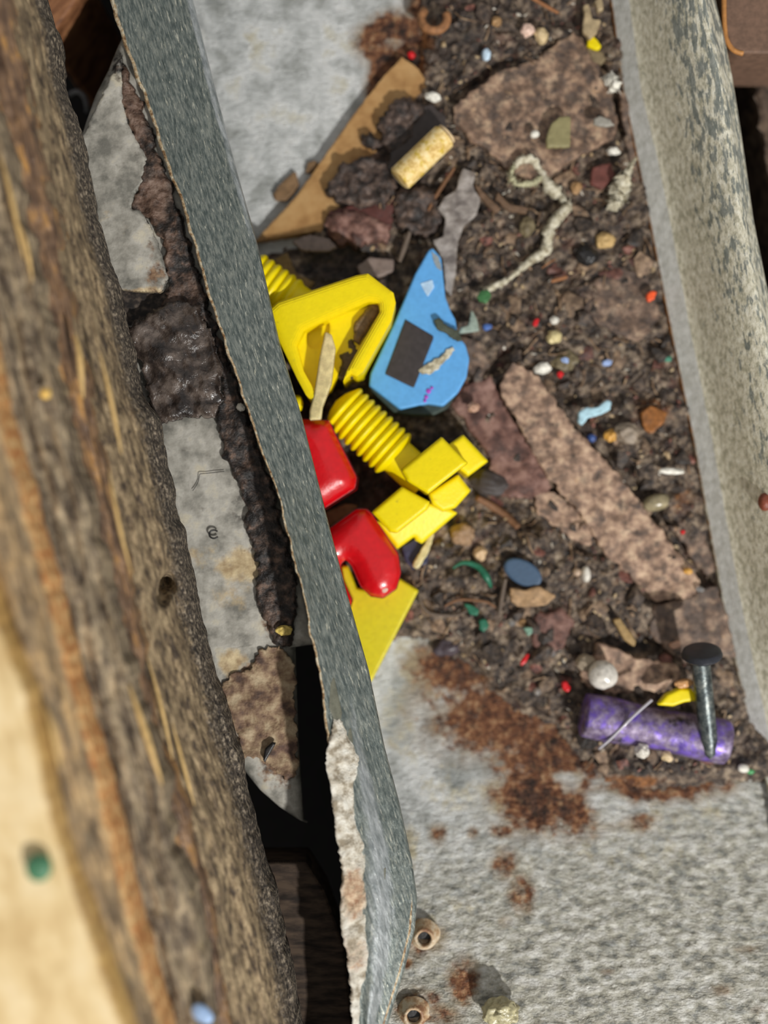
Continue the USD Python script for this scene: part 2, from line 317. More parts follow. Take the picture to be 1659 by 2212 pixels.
def board(name, dark=.0, warm=(1, 1, 1)):
    w = np.array(warm)
    return M(name, [(.3, np.array(lin(92, 74, 62)) * w), (.45, np.array(lin(128, 104, 88)) * w), (.58, np.array(lin(158, 132, 112)) * w), (.74, np.array(lin(182, 158, 134)) * w)], 320, .7, layers=[
        dict(scale=300, gain=1.0, edge=(-.02 - dark, .2 - dark), stops=[(.3, lin(46, 38, 34)), (.5, lin(74, 62, 56)), (.7, lin(96, 82, 74))], amount=.9),
        dict(scale=330, gain=1.0, edge=(.1, .2), stops=[(.3, lin(172, 136, 104)), (.7, lin(212, 178, 142))], amount=.65),
        dict(scale=900, gain=1.0, edge=(.1, .22), stops=[(.3, lin(50, 42, 38)), (.7, lin(80, 68, 60))], amount=.8)], bump=[(700, .0002, (1, 1, 1)), (2000, .0001, (1, 1, 1))])
m_board, m_board_dark, m_board_big = board('mottled_hardboard', .0, (1.3, 1.27, 1.24)), board('grimy_hardboard', .10, (.85, .84, .83)), board('sooty_hardboard', .07, (1.1, 1.06, 1.0))
m_board_red = M('reddish_hardboard', [(.3, lin(70, 46, 40)), (.5, lin(112, 78, 68)), (.7, lin(146, 112, 100))], 300, .65, layers=[dict(scale=240, gain=1.0, edge=(.06, .3), stops=GRIME, amount=.8)], bump=[(600, .0003, (1, 1, 1))])
m_card = M('tan_cardboard', [(.3, lin(158, 116, 68)), (.5, lin(180, 138, 86)), (.7, lin(192, 152, 100))], 160, .75, layers=[
    dict(mask='grime', scale=330, gain=1.0, edge=(.5, .75), stops=[(.3, lin(32, 26, 23)), (.5, lin(62, 50, 44)), (.7, lin(96, 76, 64))]),
    dict(mask='damp', scale=200, gain=.8, edge=(.4, 1.0), stops=[(.3, lin(118, 84, 60)), (.7, lin(150, 116, 86))], amount=.8)], bump=[(900, .00006, (1, 1, 1))])
m_film = M('wet_dark_film', [(.3, lin(36, 30, 28)), (.5, lin(66, 56, 50)), (.7, lin(104, 92, 84))], 260, .22, layers=[
    dict(scale=700, gain=1.0, edge=(.1, .25), stops=[(.3, lin(96, 72, 54)), (.7, lin(130, 112, 98))], amount=.6)], bump=[(420, .0005, (1, 1, 1)), (1400, .00015, (1, 1, 1))], coat=.3)
m_crust = M('sooty_crust', [(.28, lin(18, 16, 16)), (.45, lin(40, 34, 31)), (.6, lin(74, 60, 52)), (.76, lin(120, 96, 82))], 420, .5, layers=[
    dict(mask='brown', scale=260, gain=1.0, edge=(.4, .8), stops=[(.3, lin(66, 48, 38)), (.5, lin(104, 80, 66)), (.7, lin(134, 112, 98))])], bump=[(700, .0006, (1, 1, 1)), (2000, .0002, (1, 1, 1))])
m_clod = M('grime_clod', [(.28, lin(30, 24, 22)), (.45, lin(58, 47, 42)), (.6, lin(86, 70, 62)), (.76, lin(120, 100, 88))], 380, .45, bump=[(700, .0006, (1, 1, 1)), (2000, .0002, (1, 1, 1))])
m_rustcrust = M('brown_rust_crust', [(.28, lin(74, 54, 44)), (.42, lin(118, 92, 72)), (.55, lin(150, 126, 98)), (.7, lin(180, 160, 130))], 240, .7, layers=[
    dict(scale=200, gain=1.0, edge=(.03, .3), stops=[(.3, lin(78, 46, 38)), (.7, lin(116, 80, 66))], amount=.75)], bump=[(700, .0004, (1, 1, 1)), (2200, .00015, (1, 1, 1))])
m_burr = M('rusty_burr', [(.3, lin(140, 100, 70)), (.5, lin(186, 156, 120)), (.7, lin(206, 190, 164))], 500, .5, layers=[dict(mask='grime', scale=420, gain=.6, edge=(.4, .8), stops=GRIME)], bump=[(1500, .0002, (1, 1, 1))])
m_wad = M('white_flaky_corrosion', [(.3, lin(150, 138, 118)), (.48, lin(200, 192, 176)), (.7, lin(226, 222, 210))], 420, .8, layers=[
    dict(mask='rust', scale=420, gain=1.3, edge=(.5, .9), stops=[(.3, lin(150, 106, 74)), (.7, lin(206, 180, 148))], amount=.9),
    dict(scale=800, gain=1.0, edge=(.17, .25), stops=[(.3, lin(84, 76, 66)), (.7, lin(130, 120, 104))])], bump=[(900, .0004, (1, 1, 1)), (2600, .0002, (1, 1, 1))])
m_yellow = plain('yellow_plastic', (240, 216, 0), .4, spec=.35, mott=.03, dirt=.35, sss=.03)
m_yellow_dull = plain('dull_yellow_plastic', (216, 200, 0), .45, mott=.05, dirt=.25, sss=.05)
m_red = plain('red_plastic', (206, 10, 22), .3, mott=.06, dirt=.12, coat=.3, sss=.05)
m_blue = plain('blue_plastic', (92, 164, 226), .55, mott=.06, dirt=.22)
m_blackg = plain('dark_grey_card', (52, 46, 48), .7, dirt=.1)
m_cream = plain('cream_plastic', (214, 194, 140), .45, dirt=.2, sss=.1)
m_white = plain('white_fleck', (232, 228, 216), .4, dirt=.15)
m_lint = M('off_white_lint', [(.3, lin(150, 140, 116)), (.5, lin(196, 188, 164)), (.7, lin(220, 214, 194))], 700, .9, bump=[(1600, .0003, (1, 1, 1))])
m_glass = plain('clear_glass', (235, 235, 235), .05, mott=.0, dirt=0, bump=False, trans=.85, coat=.5)
m_char = plain('charcoal', (30, 28, 28), .4)
m_greyfilm = M('grey_plastic_film', [(.3, lin(104, 96, 92)), (.5, lin(142, 134, 128)), (.7, lin(172, 164, 158))], 260, .22, coat=.3, bump=[(420, .0006, (1, 1, 1))], layers=[dict(scale=300, gain=1.0, edge=(.05, .3), stops=[(.3, lin(84, 72, 64)), (.7, lin(116, 102, 90))], amount=.8)])
m_twig = plain('brown_twig', (118, 82, 54), .7)
m_nail = M('grey_nail_steel', [(.3, lin(48, 54, 56)), (.5, lin(84, 92, 92)), (.7, lin(120, 124, 120))], 500, .38, .5, layers=[dict(scale=700, gain=1.0, edge=(.14, .24), stops=[(.3, lin(120, 100, 80)), (.7, lin(170, 160, 146))], amount=.7)], bump=[(900, .0001, (1, 1, 1))])
m_purple = M('purple_foil', [(.3, lin(88, 66, 150)), (.5, lin(112, 84, 190)), (.7, lin(132, 104, 212))], 180, .3, .35, layers=[
    dict(scale=260, gain=1.0, edge=(-.18, .04), stops=[(.3, lin(84, 70, 78)), (.5, lin(122, 108, 118)), (.7, lin(160, 148, 158))], amount=.85, rough=.6),
    dict(mask='grime', scale=420, gain=1.0, edge=(.45, .7), stops=GRIME, rough=.8)], bump=[(600, .0001, (1, 1, 1))])

# ================================================================ THE SETTING
def box(x0, x1, y0, y1, z0, z1):
    m = trimesh.creation.box((x1 - x0, y1 - y0, z1 - z0)); m.apply_translation(((x0 + x1) / 2, (y0 + y1) / 2, (z0 + z1) / 2)); return m
XW, YW, ZF = .17, .19, -.055
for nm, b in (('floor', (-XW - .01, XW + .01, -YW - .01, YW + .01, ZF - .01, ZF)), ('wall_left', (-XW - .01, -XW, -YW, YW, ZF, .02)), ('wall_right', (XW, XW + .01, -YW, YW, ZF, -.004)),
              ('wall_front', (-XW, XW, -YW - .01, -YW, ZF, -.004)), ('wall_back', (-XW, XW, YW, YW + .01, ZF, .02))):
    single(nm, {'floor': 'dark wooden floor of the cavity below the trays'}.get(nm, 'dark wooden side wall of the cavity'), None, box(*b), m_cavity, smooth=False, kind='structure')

# ---- the galvanised divider strip: left and right edge of its upper face
L = curve([(190, -170), (240, 0), (268, 100), (325, 250), (352, 330), (402, 470), (425, 560), (480, 730), (555, 950), (602, 1080), (650, 1280), (690, 1470), (710, 1600), (732, 1750), (742, 1830), (740, 1900), (741, 1950), (755, 2050), (768, 2212), (776, 2400)])
R = curve([(365, -170), (405, 0), (450, 180), (500, 370), (545, 530), (592, 740), (640, 900), (690, 1100), (737, 1280), (785, 1450), (820, 1620), (852, 1740), (880, 1870), (890, 1945), (885, 2010), (862, 2100), (828, 2212), (775, 2400)])
zL = lambda v: np.interp(v, [-200, 300, 700, 1300, 2300], [.0285, .0295, .036, .045, .049])
zR = lambda v: np.interp(v, [-200, 300, 600, 1300, 1900, 2300], [.027, .029, .032, .036, .041, .045])

RAIL_L = curve([(1290, -170), (1318, 0), (1345, 200), (1390, 420), (1440, 680), (1500, 970), (1560, 1300), (1620, 1580), (1659, 1700), (1720, 1960), (1850, 2420)])
def right_x(y):
    v = 1106 - y / PX
    return np.minimum(XW - .001, (RAIL_L(v) + 80 + 500 * sstep(1600, 1750, v) - 829.5) * PX)
# ---- tray floor (rises towards the front), its left border under the strip
def tray_z(x, y):
    v = 1106 - y / PX
    return .031 * sstep(1440, 2330, v) + .0006 * (fbm(np.stack([x * 45, y * 45, 0 * x], -1), 3, 5) - .5)
def web_x(y):
    v = 1106 - y / (PX * .867); um = L(v) * .62 + R(v) * .38
    return (um - 829.5) * PX * .867
ys = np.arange(-YW + .001, YW - .001, .00048); S = np.linspace(0, 1, 340)
Yg = np.repeat(ys[:, None], len(S), 1); Xl = web_x(ys); Xr = right_x(ys); Xg = Xl[:, None] + (Xr - Xl)[:, None] * S
Zg = tray_z(Xg, Yg); u, v = UV(np.stack([Xg, Yg, Zg], -1))
rng = np.random.default_rng(4)
coarse = sstep(1350, 2000, v + (u - 1200) * .25) * sstep(700, 1100, u + (v - 1500) * .3)
Zg = Zg + coarse * .0013 * (fbm(np.stack([Xg * 380, Yg * 900, 0 * Xg], -1), 3, 8) - .5) + (1 - coarse) * .00012 * (fbm(np.stack([Xg * 500, Yg * 500, 0 * Xg], -1), 2, 3) - .5)
rust = blobs(u, v, [(850, 95, 78, 72, 1.35), (820, 180, 35, 70, 1.1), (905, 160, 60, 90, 1.4), (930, 20, 60, 50, 1.1), (1000, 1440, 130, 70, 1.1), (1080, 1550, 190, 110, 1.0), (920, 1480, 60, 60, .7), (960, 1520, 60, 60, .75), (1210, 1630, 170, 90, 1.1), (1180, 1720, 130, 90, 1.15), (1250, 1760, 90, 60, .85),
    (1340, 1690, 150, 50, 1.15), (1450, 1690, 130, 45, 1.1), (1560, 1690, 60, 30, .8), (1090, 1865, 35, 40, .85), (1130, 1930, 35, 50, .85), (1085, 1795, 35, 18, .9), (945, 1800, 25, 28, .85), (1020, 1800, 16, 16, .8), (1230, 1800, 60, 35, .6), (1380, 1780, 60, 25, .65),
    (1000, 2120, 40, 60, .95), (1090, 1990, 25, 20, .6), (940, 2190, 60, 30, .8), (1390, 1770, 50, 18, .7), (1560, 2140, 30, 18, .7), (1610, 2050, 40, 14, .55), (880, 2080, 14, 14, .9), (1310, 2100, 20, 10, .6), (915, 2030, 60, 50, .75), (893, 2172, 55, 45, .8), (935, 2155, 25, 18, .8), (1640, 2180, 25, 15, .6)])
rust = rust * 1.1 - blobs(u, v, [(848, 95, 36, 22, .6), (1225, 1690, 34, 26, .55), (1300, 1690, 40, 20, .5), (1310, 1730, 36, 34, .7)])
grime = blobs(u, v, [(950, 60, 80, 90, .6), (1060, 1490, 120, 40, .5)])
grey = blobs(u, v, [(980, 1670, 60, 50, .75), (1000, 1600, 40, 40, .6), (1250, 1950, 90, 40, .5), (1330, 2050, 60, 30, .55), (1500, 1900, 90, 40, .5), (1060, 2030, 60, 40, .55), (470, 30, 110, 120, .55), (560, 90, 120, 50, .45), (860, 1800, 50, 110, .6), (880, 1700, 60, 60, .5), (1120, 2080, 60, 50, .5), (1450, 2100, 60, 40, .5), (1650, 2000, 60, 100, .5), (840, 1520, 50, 60, .5), (640, 180, 60, 40, .35)])
cream = blobs(u, v, [(860, 1560, 60, 120, .7), (1040, 1720, 120, 60, .7), (900, 1440, 60, 90, .8), (960, 1700, 120, 120, .5), (870, 1830, 50, 60, .85), (1300, 1840, 400, 60, .5), (950, 1950, 120, 150, .5), (560, 50, 90, 40, .45), (530, 90, 60, 40, .5), (640, 250, 60, 160, .3), (1480, 1760, 160, 40, .6)])
tb = thing('metal_tray', 'rusted galvanised metal tray floor with coarse pitted front under the debris', 'metal tray', (0, 0, -.002))
n, m = Xg.shape; top = np.stack([Xg, Yg, Zg], -1).reshape(-1, 3)
part(tb, 'tray_plate', (top, grid_faces(n, m)[:, ::-1]), m_tray, {k: a.ravel() for k, a in dict(coarse=coarse, rust=rust, grime=grime, grey=grey, cream=cream).items()})
und = np.stack([np.stack([Xl, ys, ys * 0 - .0022], -1), np.stack([Xr, ys, ys * 0 - .0022], -1), np.stack([Xr, ys, tray_z(Xr, ys) - .0004], -1), np.stack([Xl, ys, tray_z(Xl, ys) - .0004], -1)], 1)
part(tb, 'tray_underside', loft(und), m_sheet, smooth=30)
for hu, hv, r in ((916, 2024, 22), (892, 2168, 22)):      # two punched holes with raised burrs
    c = P(hu, hv, .02); c[2] = float(tray_z(c[0], c[1]))
    a = np.linspace(0, 2 * np.pi, 36, endpoint=False); rr = r * PX
    jag = 1 + .12 * (fbm(np.stack([np.cos(a) * 2.5, np.sin(a) * 2.5, a * 0 + hv], -1), 3, 2) - .5)
    prof = [(1.55, -.0004), (1.2, .0007), (.92, .0019), (.72, .0021), (.6, .0016), (.56, .0006), (.54, -.0006)]
    rows = np.stack([np.stack([c[0] + np.cos(a) * rr * k * jag, c[1] + np.sin(a) * rr * k * jag, c[2] + h * (jag * 1.4 - .4 if h > .003 else jag * 0 + 1)], -1) for k, h in prof])
    vv = rows.reshape(-1, 3); ff = grid_faces(len(prof), 36, True)
    rst = np.repeat([.2, .4, .55, .6, .8, .9, .6], 36)
    part(tb, 'punched_burr', tidy(vv, ff), m_burr, dict(grime=(np.repeat([0, 0, 0, 0, .3, .9, 1.2], 36))), label='raised rusty rim of a punched hole')
    part(tb, 'hole', (np.vstack([rows[-1] + [0, 0, .0009], [c + [0, 0, .0004]]]), np.stack([np.arange(36), (np.arange(36) + 1) % 36, np.full(36, 36)], -1)), m_char, label='dark opening of the punched hole')

# ---- the strip
vs = np.arange(-430, 2640, 5.0); K = 26; t = np.linspace(0, 1, K)
def strip_pt(v, t, dz=0):
    z = zL(v) * (1 - t) + zR(v) * t - .0012 * np.sin(np.pi * t) ** 2 * sstep(1500, 1900, v) * np.cos(7 * t) + dz
    uu = L(v) * (1 - t) + R(v) * t
    return P(uu, v, z)
V2, T2 = np.meshgrid(vs, t, indexing='ij')
wob = (fbm(np.stack([V2 * .03, T2 * 0, T2 * 0], -1), 3, 11) - .5)
topf = strip_pt(V2, T2); topf[..., 0] += wob * .0012 * (1 - T2) ** 4; topf[..., 2] += .0006 * (fbm(np.stack([V2 * .012, T2 * 4, 0 * T2], -1), 3, 2) - .5)
# folded lip on the right, then the underside back to the left edge
lip = [topf[:, -1] + np.array([r * math.sin(a), 0, -r * (1 - math.cos(a))]) for r, a in ((.0012, .5), (.0012, 1.0), (.0012, 1.5))]
lip.append(lip[-1] + [0, 0, -.0012]); lip.append(lip[-1] + [-.0009, 0, 0])
undf = topf[:, ::-1] - [0, 0, .0011]
rows = np.concatenate([topf, np.stack(lip, 1), undf], 1)
tt = np.concatenate([t, [1] * 5, t[::-1]]); M_ = rows.shape[1]
v2 = np.repeat(vs[:, None], M_, 1)
isl = np.zeros((len(vs), M_)); isl[:, 0] = 1.0; isl[:, 1] = .72; isl[:, 2] = .15; isl[:, -1] = 1.1; isl[:, K - 1] = .85 * sstep(1850, 2000, vs); isl[:, K:K + 5] = .12
pl = sstep(1250, 1900, v2) * (.35 + .5 * np.exp(-((tt - .55) / .2) ** 2)) + .3 * np.exp(-((tt - .62) / .12) ** 2) + .9 * sstep(.93, 1, tt) * sstep(900, 300, v2)
pad = np.zeros(2)
dv = thing('divider_strip', 'grey green galvanised metal strip with a bent lip running across the tray', 'metal strip', (0, 0, 0))
sv, sf = loft(rows)
part(dv, 'flange', (sv, sf), m_strip, dict(cut=np.r_[isl.ravel(), pad], pale=np.r_[pl.ravel(), pad]))
wx = web_x(ys)
web = np.stack([np.stack([wx - .0012, ys, tray_z(wx, ys) - .002], -1), np.stack([wx - .0002, ys, tray_z(wx, ys) - .002], -1), np.stack([wx - .0002, ys, ys * 0 + .026], -1), np.stack([wx - .0012, ys, ys * 0 + .026], -1)], 1)
vmid = 1106 - ys / (PX * .867); web[:, 2:, 2] = (zL(vmid) * .62 + zR(vmid) * .38 - .0022)[:, None]
part(dv, 'web', loft(web), m_strip, smooth=30, label='upright wall of the strip under the flange')
def on_strip(poly, h):                       # heights on the strip for an outline
    q = np.array(poly, float); return q
def strip_z(x, y):
    z = np.full_like(x, .045)
    for _ in range(4):
        k = PX * (CAM_H - z) / CAM_H; uu, vv = x / k + 829.5, 1106 - y / k
        tq = np.clip((uu - L(vv)) / (R(vv) - L(vv)), -.2, 1.2); z = zL(vv) * (1 - tq) + zR(vv) * tq
    return z
wadp = [(718, 1553), (735, 1560), (752, 1602), (777, 1650), (770, 1680), (762, 1700), (765, 1760), (772, 1800), (790, 1830), (792, 1868), (785, 1900), (795, 1960), (790, 2010), (798, 2060), (788, 2110), (778, 2150), (776, 2225), (764, 2225), (758, 2130), (750, 2060), (738, 1990), (736, 1920), (742, 1872), (735, 1850), (724, 1780), (716, 1700), (706, 1660), (706, 1620), (716, 1590)]
wv, wf = slab(wadp, .0462, .0010, .0006, .0005, ragged=.0004, bump=.0009, bfreq=420, seed=3)
zs = strip_z(wv[:, 0], wv[:, 1]); wv[:, 2] += zs - .0462 + .0008
wu_, wv_ = UV(wv)
part(dv, 'corrosion_crust', (wv, wf), m_wad, dict(rust=blobs(wu_, wv_, [(765, 1930, 40, 70, .9), (765, 2060, 40, 60, .7), (735, 1590, 20, 30, .35)])), label='flaky white corrosion along the left edge')
for poly in ([(712, 1480), (720, 1462), (728, 1500), (738, 1545), (733, 1570), (722, 1562), (710, 1530)], [(748, 1600), (756, 1570), (765, 1620), (758, 1625)], [(826, 1885), (834, 1880), (832, 1915), (820, 1940), (817, 1930)]):
    gv, gf = slab(poly, .046, .0005, .0002, .0005, rnd=.0004); gv[:, 2] += strip_z(gv[:, 0], gv[:, 1]) - .046 + .0002
    part(dv, 'gouge', (gv, gf), plain('dull_olive_grey', (104, 104, 90), .5), label='dull worn patch on the flange')

# ---- left sheet, two plates
sheet_z = lambda x, y: .0245 + .0004 * (fbm(np.stack([x * 60, y * 60, 0 * x], -1), 3, 21) - .5)
def plate(name, rowsv, uL, uR, z0, roll, mat, attr, lab, cat):
    t = np.linspace(0, 1, 130); V, T = np.meshgrid(rowsv, t, indexing='ij'); U = uL(V) * (1 - T) + uR(V) * T
    p = P(U, V, z0); zz = sheet_z(p[..., 0], p[..., 1]) - .0245
    ring = np.vstack([p[:, 0, :2], p[-1, 1:, :2], p[::-1, -1, :2][1:], p[0, ::-1, :2][1:]])
    d = shapely.distance(shapely.points(p[..., :2].reshape(-1, 2)), Polygon(ring).buffer(0).exterior).reshape(V.shape)
    k = np.clip(1 - d / roll, 0, 1); p[..., 2] += zz - roll * .9 * (1 - np.sqrt(1 - np.minimum(k, .999) ** 2))
    p[..., 2] += .00035 * (fbm(p * 420, 3, 31) - .5)
    n, m = V.shape; top = p.reshape(-1, 3); bot = top - [0, 0, .0008]; N = len(top)
    f = grid_faces(n, m)[:, ::-1]
    loop = np.r_[np.arange(n) * m, (n - 1) * m + np.arange(1, m), (np.arange(n - 1)[::-1]) * m + m - 1, np.arange(1, m - 1)[::-1]]
    j = np.roll(loop, -1)
    f = np.vstack([f, f[:, ::-1] + N, np.stack([loop, loop + N, j + N], -1), np.stack([loop, j + N, j], -1)])
    at = attr(np.r_[U.ravel(), U.ravel()], np.r_[V.ravel(), V.ravel()])
    return tidy(np.vstack([top, bot]), f), at
sheetL = curve([(280, 30), (265, 60), (250, 90), (228, 145), (200, 200), (178, 262), (163, 310), (120, 330), (60, 400), (-100, 500), (-100, 1560), (300, 1580), (480, 1610), (520, 1663), (560, 1713), (600, 1748), (645, 1778), (700, 1800), (752, 1826)])
sheetR = lambda v: np.where(v < 100, 330, np.minimum(L(v) * .62 + R(v) * .38 - 26, np.interp(v, [1330, 1400, 1600, 1780, 1830], [2000, 636, 642, 654, 760])))
def sat(u, v):
    return dict(rust=blobs(u, v, [(560, 1480, 70, 60, .95), (540, 1560, 90, 60, .8), (600, 1640, 60, 90, .8), (480, 1490, 30, 30, .6), (420, 800, 60, 200, .4), (600, 1330, 50, 70, .8), (540, 1180, 60, 30, .6), (280, 520, 40, 50, .3), (300, 640, 120, 60, .8)]),
        cream=blobs(u, v, [(520, 1220, 70, 50, .9), (500, 1290, 80, 70, .6), (440, 1200, 60, 40, .6), (500, 1430, 40, 40, .9), (430, 960, 50, 40, .4), (540, 1600, 50, 60, .5), (260, 500, 60, 90, .3)]),
        grime=blobs(u, v, [(250, 150, 40, 60, .7), (300, 660, 90, 60, 1.0), (520, 1100, 40, 90, .5), (560, 1300, 30, 80, .4), (235, 120, 30, 50, .6)]))
ls = thing('sheet_plate', 'stained flat metal sheet between the rotten wood and the grey strip', 'metal sheet', (-.06, 0, .022))
(pv, pf), at = plate('a', np.arange(62, 1790, 6.0), sheetL, sheetR, .0245, .0035, m_sheet, sat, '', '')
part(ls, 'sheet', (pv, pf), m_sheet, at)
up = curve([(150, 300), (140, 340), (140, 560), (175, 600), (245, 612), (270, 622), (300, 632)])
upper = slab([(262, 112), (240, 160), (212, 215), (190, 262), (172, 300), (150, 330), (150, 610), (245, 612), (268, 623), (312, 633), (350, 627), (360, 600), (352, 560), (330, 500), (300, 452), (282, 450), (292, 415), (312, 392), (318, 340), (292, 300), (270, 250), (262, 190)], .0268, .0016, .0008, .0008, ragged=.0005, bump=.0003, seed=5)
uu, vv = UV(upper[0]); at = sat(uu, vv); at['grime'] = blobs(uu, vv, [(255, 140, 20, 40, .8), (300, 330, 18, 60, .5)]); at['rust'] = blobs(uu, vv, [(340, 600, 30, 60, .7), (330, 540, 20, 60, .6), (300, 628, 60, 12, .7)]); at['cream'] = blobs(uu, vv, [(250, 480, 60, 100, .45), (310, 630, 60, 15, .9)])
part(ls, 'upper_layer', upper, m_sheet, at, label='paler upper layer with a ragged torn lower edge')
# crusts lying on the sheet along the strip
cr = [(262, 130), (258, 190), (266, 250), (288, 300), (312, 345), (300, 395), (282, 440), (288, 462), (320, 470), (345, 520), (362, 590), (355, 640), (345, 660), (440, 690), (470, 760), (480, 860), (470, 900), (476, 960), (492, 1000), (520, 1060), (532, 1130), (545, 1190), (560, 1240), (548, 1290), (568, 1340), (592, 1390), (628, 1396), (636, 1340), (640, 1250), (590, 1060), (545, 935), (470, 720), (415, 560), (392, 470), (342, 330), (315, 250), (275, 150)]
cv, cf = slab(cr, .0264, .0022, .0009, .0006, ragged=.0010, bump=.0012, bfreq=330, seed=8)
cu, cvv = UV(cv)
part(ls, 'soot_crust', (cv, cf), m_crust, dict(brown=blobs(cu, cvv, [(290, 220, 40, 120, .9), (330, 430, 45, 70, .9), (350, 540, 40, 60, .7), (400, 640, 60, 50, .6), (590, 1330, 40, 80, .5)])), label='charred dark crust flaking along the strip')
rc = [(470, 1490), (500, 1460), (545, 1440), (560, 1400), (606, 1392), (630, 1420), (634, 1500), (638, 1600), (642, 1680), (620, 1690), (590, 1660), (560, 1640), (520, 1640), (500, 1560)]
part(ls, 'rust_crust', slab(rc, .0254, .0012, .0004, .0007, ragged=.0012, bump=.0008, bfreq=300, seed=14), m_rustcrust, smooth=True, label='patchy brown rust crust near the front corner')
film = [(292, 690), (330, 668), (385, 648), (430, 658), (458, 720), (478, 790), (482, 860), (465, 905), (430, 897), (390, 906), (345, 912), (318, 870), (304, 790), (276, 745), (272, 715)]
single('plastic_film', 'crumpled dark wet film stuck on the sheet beside the wood', 'film scrap', slab(film, .0285, .0022, .0012, .0006, ragged=.0009, bump=.0020, bfreq=190, seed=17), m_film, smooth=True)

# ---- rotten plywood beam: tan face and four plies stepping down to the right
e0 = curve([(-330, -60), (-60, 1130), (0, 1350), (60, 1490), (115, 1750), (190, 1985), (270, 2212), (315, 2340)])
e1 = curve([(-260, -60), (-40, 720), (0, 890), (60, 1080), (140, 1400), (220, 1700), (290, 2000), (350, 2212), (385, 2340)])
e2 = curve([(-80, -60), (-30, 170), (20, 380), (60, 560), (91, 700), (132, 900), (188, 1080), (220, 1240), (262, 1400), (280, 1490), (352, 1700), (368, 1840), (412, 1930), (459, 2212), (485, 2340)])
e3 = curve([(5, -60), (60, 200), (95, 400), (130, 560), (162, 720), (203, 900), (236, 1070), (280, 1270), (304, 1400), (345, 1600), (408, 1765), (450, 1950), (500, 2212), (525, 2340)])
e4 = curve([(80, -60), (92, 0), (113, 70), (122, 165), (155, 260), (172, 330), (207, 500), (246, 612), (275, 740), (300, 850), (332, 915), (362, 1050), (395, 1180), (422, 1330), (450, 1420), (482, 1540), (522, 1680), (546, 1780), (576, 1880), (602, 2000), (632, 2120), (647, 2212), (668, 2340)])
bm = thing('plywood_beam', 'thick rotten brown plywood edge with a smooth tan face', 'wooden beam', (-.08, 0, .027))
vs = np.arange(-420, 2640, 5.0)
def ply(name, ea, za, eb, zb, mat, thick, seed, amp, freq, hump=0.0, K=34, rough_edge=.0006, lab=None, bottom=None, holes=(), notch=0.0, e_at=.72):
    t = np.linspace(0, 1, K); V, T = np.meshgrid(vs, t, indexing='ij')
    ua, ub = ea(V), eb(V); z = za + (zb - za) * T
    p = P(ua * (1 - T) + ub * T, V, z)
    q = np.stack([T * 6, V * .0022 * freq / 100, 0 * T], -1)
    h = (fbm(q * [1.6, 2.2, 1], 4, seed) - .5) * 2 * amp + (fbm(np.stack([T * 7, V * .006, 0 * T + 5], -1), 3, seed + 3) - .5) * amp * 1.4
    h = h + (fbm(p * 620, 3, seed + 7) - .5) * amp * .8 + hump * np.sin(np.pi * T) - notch * np.exp(-(T / .1) ** 2) * (.5 + noise(np.stack([V * .012, 0 * V, 0 * V], -1), seed))
    for hu, hv, r, dep in holes:
        uu, vv = UV(p); h = h - dep * np.exp(-(np.hypot((uu - hu) / r, (vv - hv) / (r * 1.4))) ** 4)
    p[..., 2] += h; p[..., 0] += h * .35
    jit = (fbm(np.stack([V * .02, 0 * V, 0 * V], -1), 4, seed + 20) - .5) * 2 * rough_edge
    p[..., 0] += jit * T ** 6
    zb_ = (min(za, zb) - thick) if bottom is None else bottom
    r = p[:, -1].copy(); r1 = r + [.0002, 0, 0]; r1[:, 2] = (r[:, 2] * .5 + zb_ * .5); r2 = r - [.001, 0, 0]; r2[:, 2] = zb_
    l2 = p[:, 0].copy() - [.004, 0, 0]; l2[:, 2] = zb_
    l1 = p[:, 0].copy() - [.004, 0, 0]; l1[:, 2] -= .0008
    rows = np.concatenate([p, r1[:, None], r2[:, None], l2[:, None], l1[:, None]], 1)
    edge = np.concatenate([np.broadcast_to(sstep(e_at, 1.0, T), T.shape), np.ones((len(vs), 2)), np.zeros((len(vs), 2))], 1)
    vv, ff = loft(rows)
    part(bm, name, (vv, ff), mat, dict(edge=np.r_[edge.ravel(), 0, 0]), label=lab)
far = curve([(-1400, -60), (-1400, 2340)])
ply('face_board', far, .103, e0, .101, m_tan, .012, 1, .0003, 60, K=60, rough_edge=.0004, e_at=.975, lab='smooth bleached tan face board')
ply('ply_layer', e0, .0955, e1, .090, m_ply_a, .014, 2, .0011, 100, .0016, lab='ochre ply with an orange lit edge')
ply('ply_layer', e1, .0805, e2, .078, m_ply_b, .016, 3, .0018, 140, .0006, lab='grey crumbling ply', rough_edge=.0012, notch=.006)
ply('ply_layer', e2, .0715, e3, .067, m_ply_c, .018, 4, .0009, 100, .0006, lab='dark glue-stained ply', rough_edge=.0008, notch=.002)
ply('ply_layer', e3, .0655, e4, .041, m_ply_d, .018, 5, .0014, 160, .0012, lab='fibrous lowest ply with a fringed edge', K=60, rough_edge=.0010, e_at=.45, bottom=.0275, holes=[(362, 1262, 16, .007), (350, 1288, 14, .004)])
rr = random.Random(5)                        # splinters and fibres standing off the rotten edge
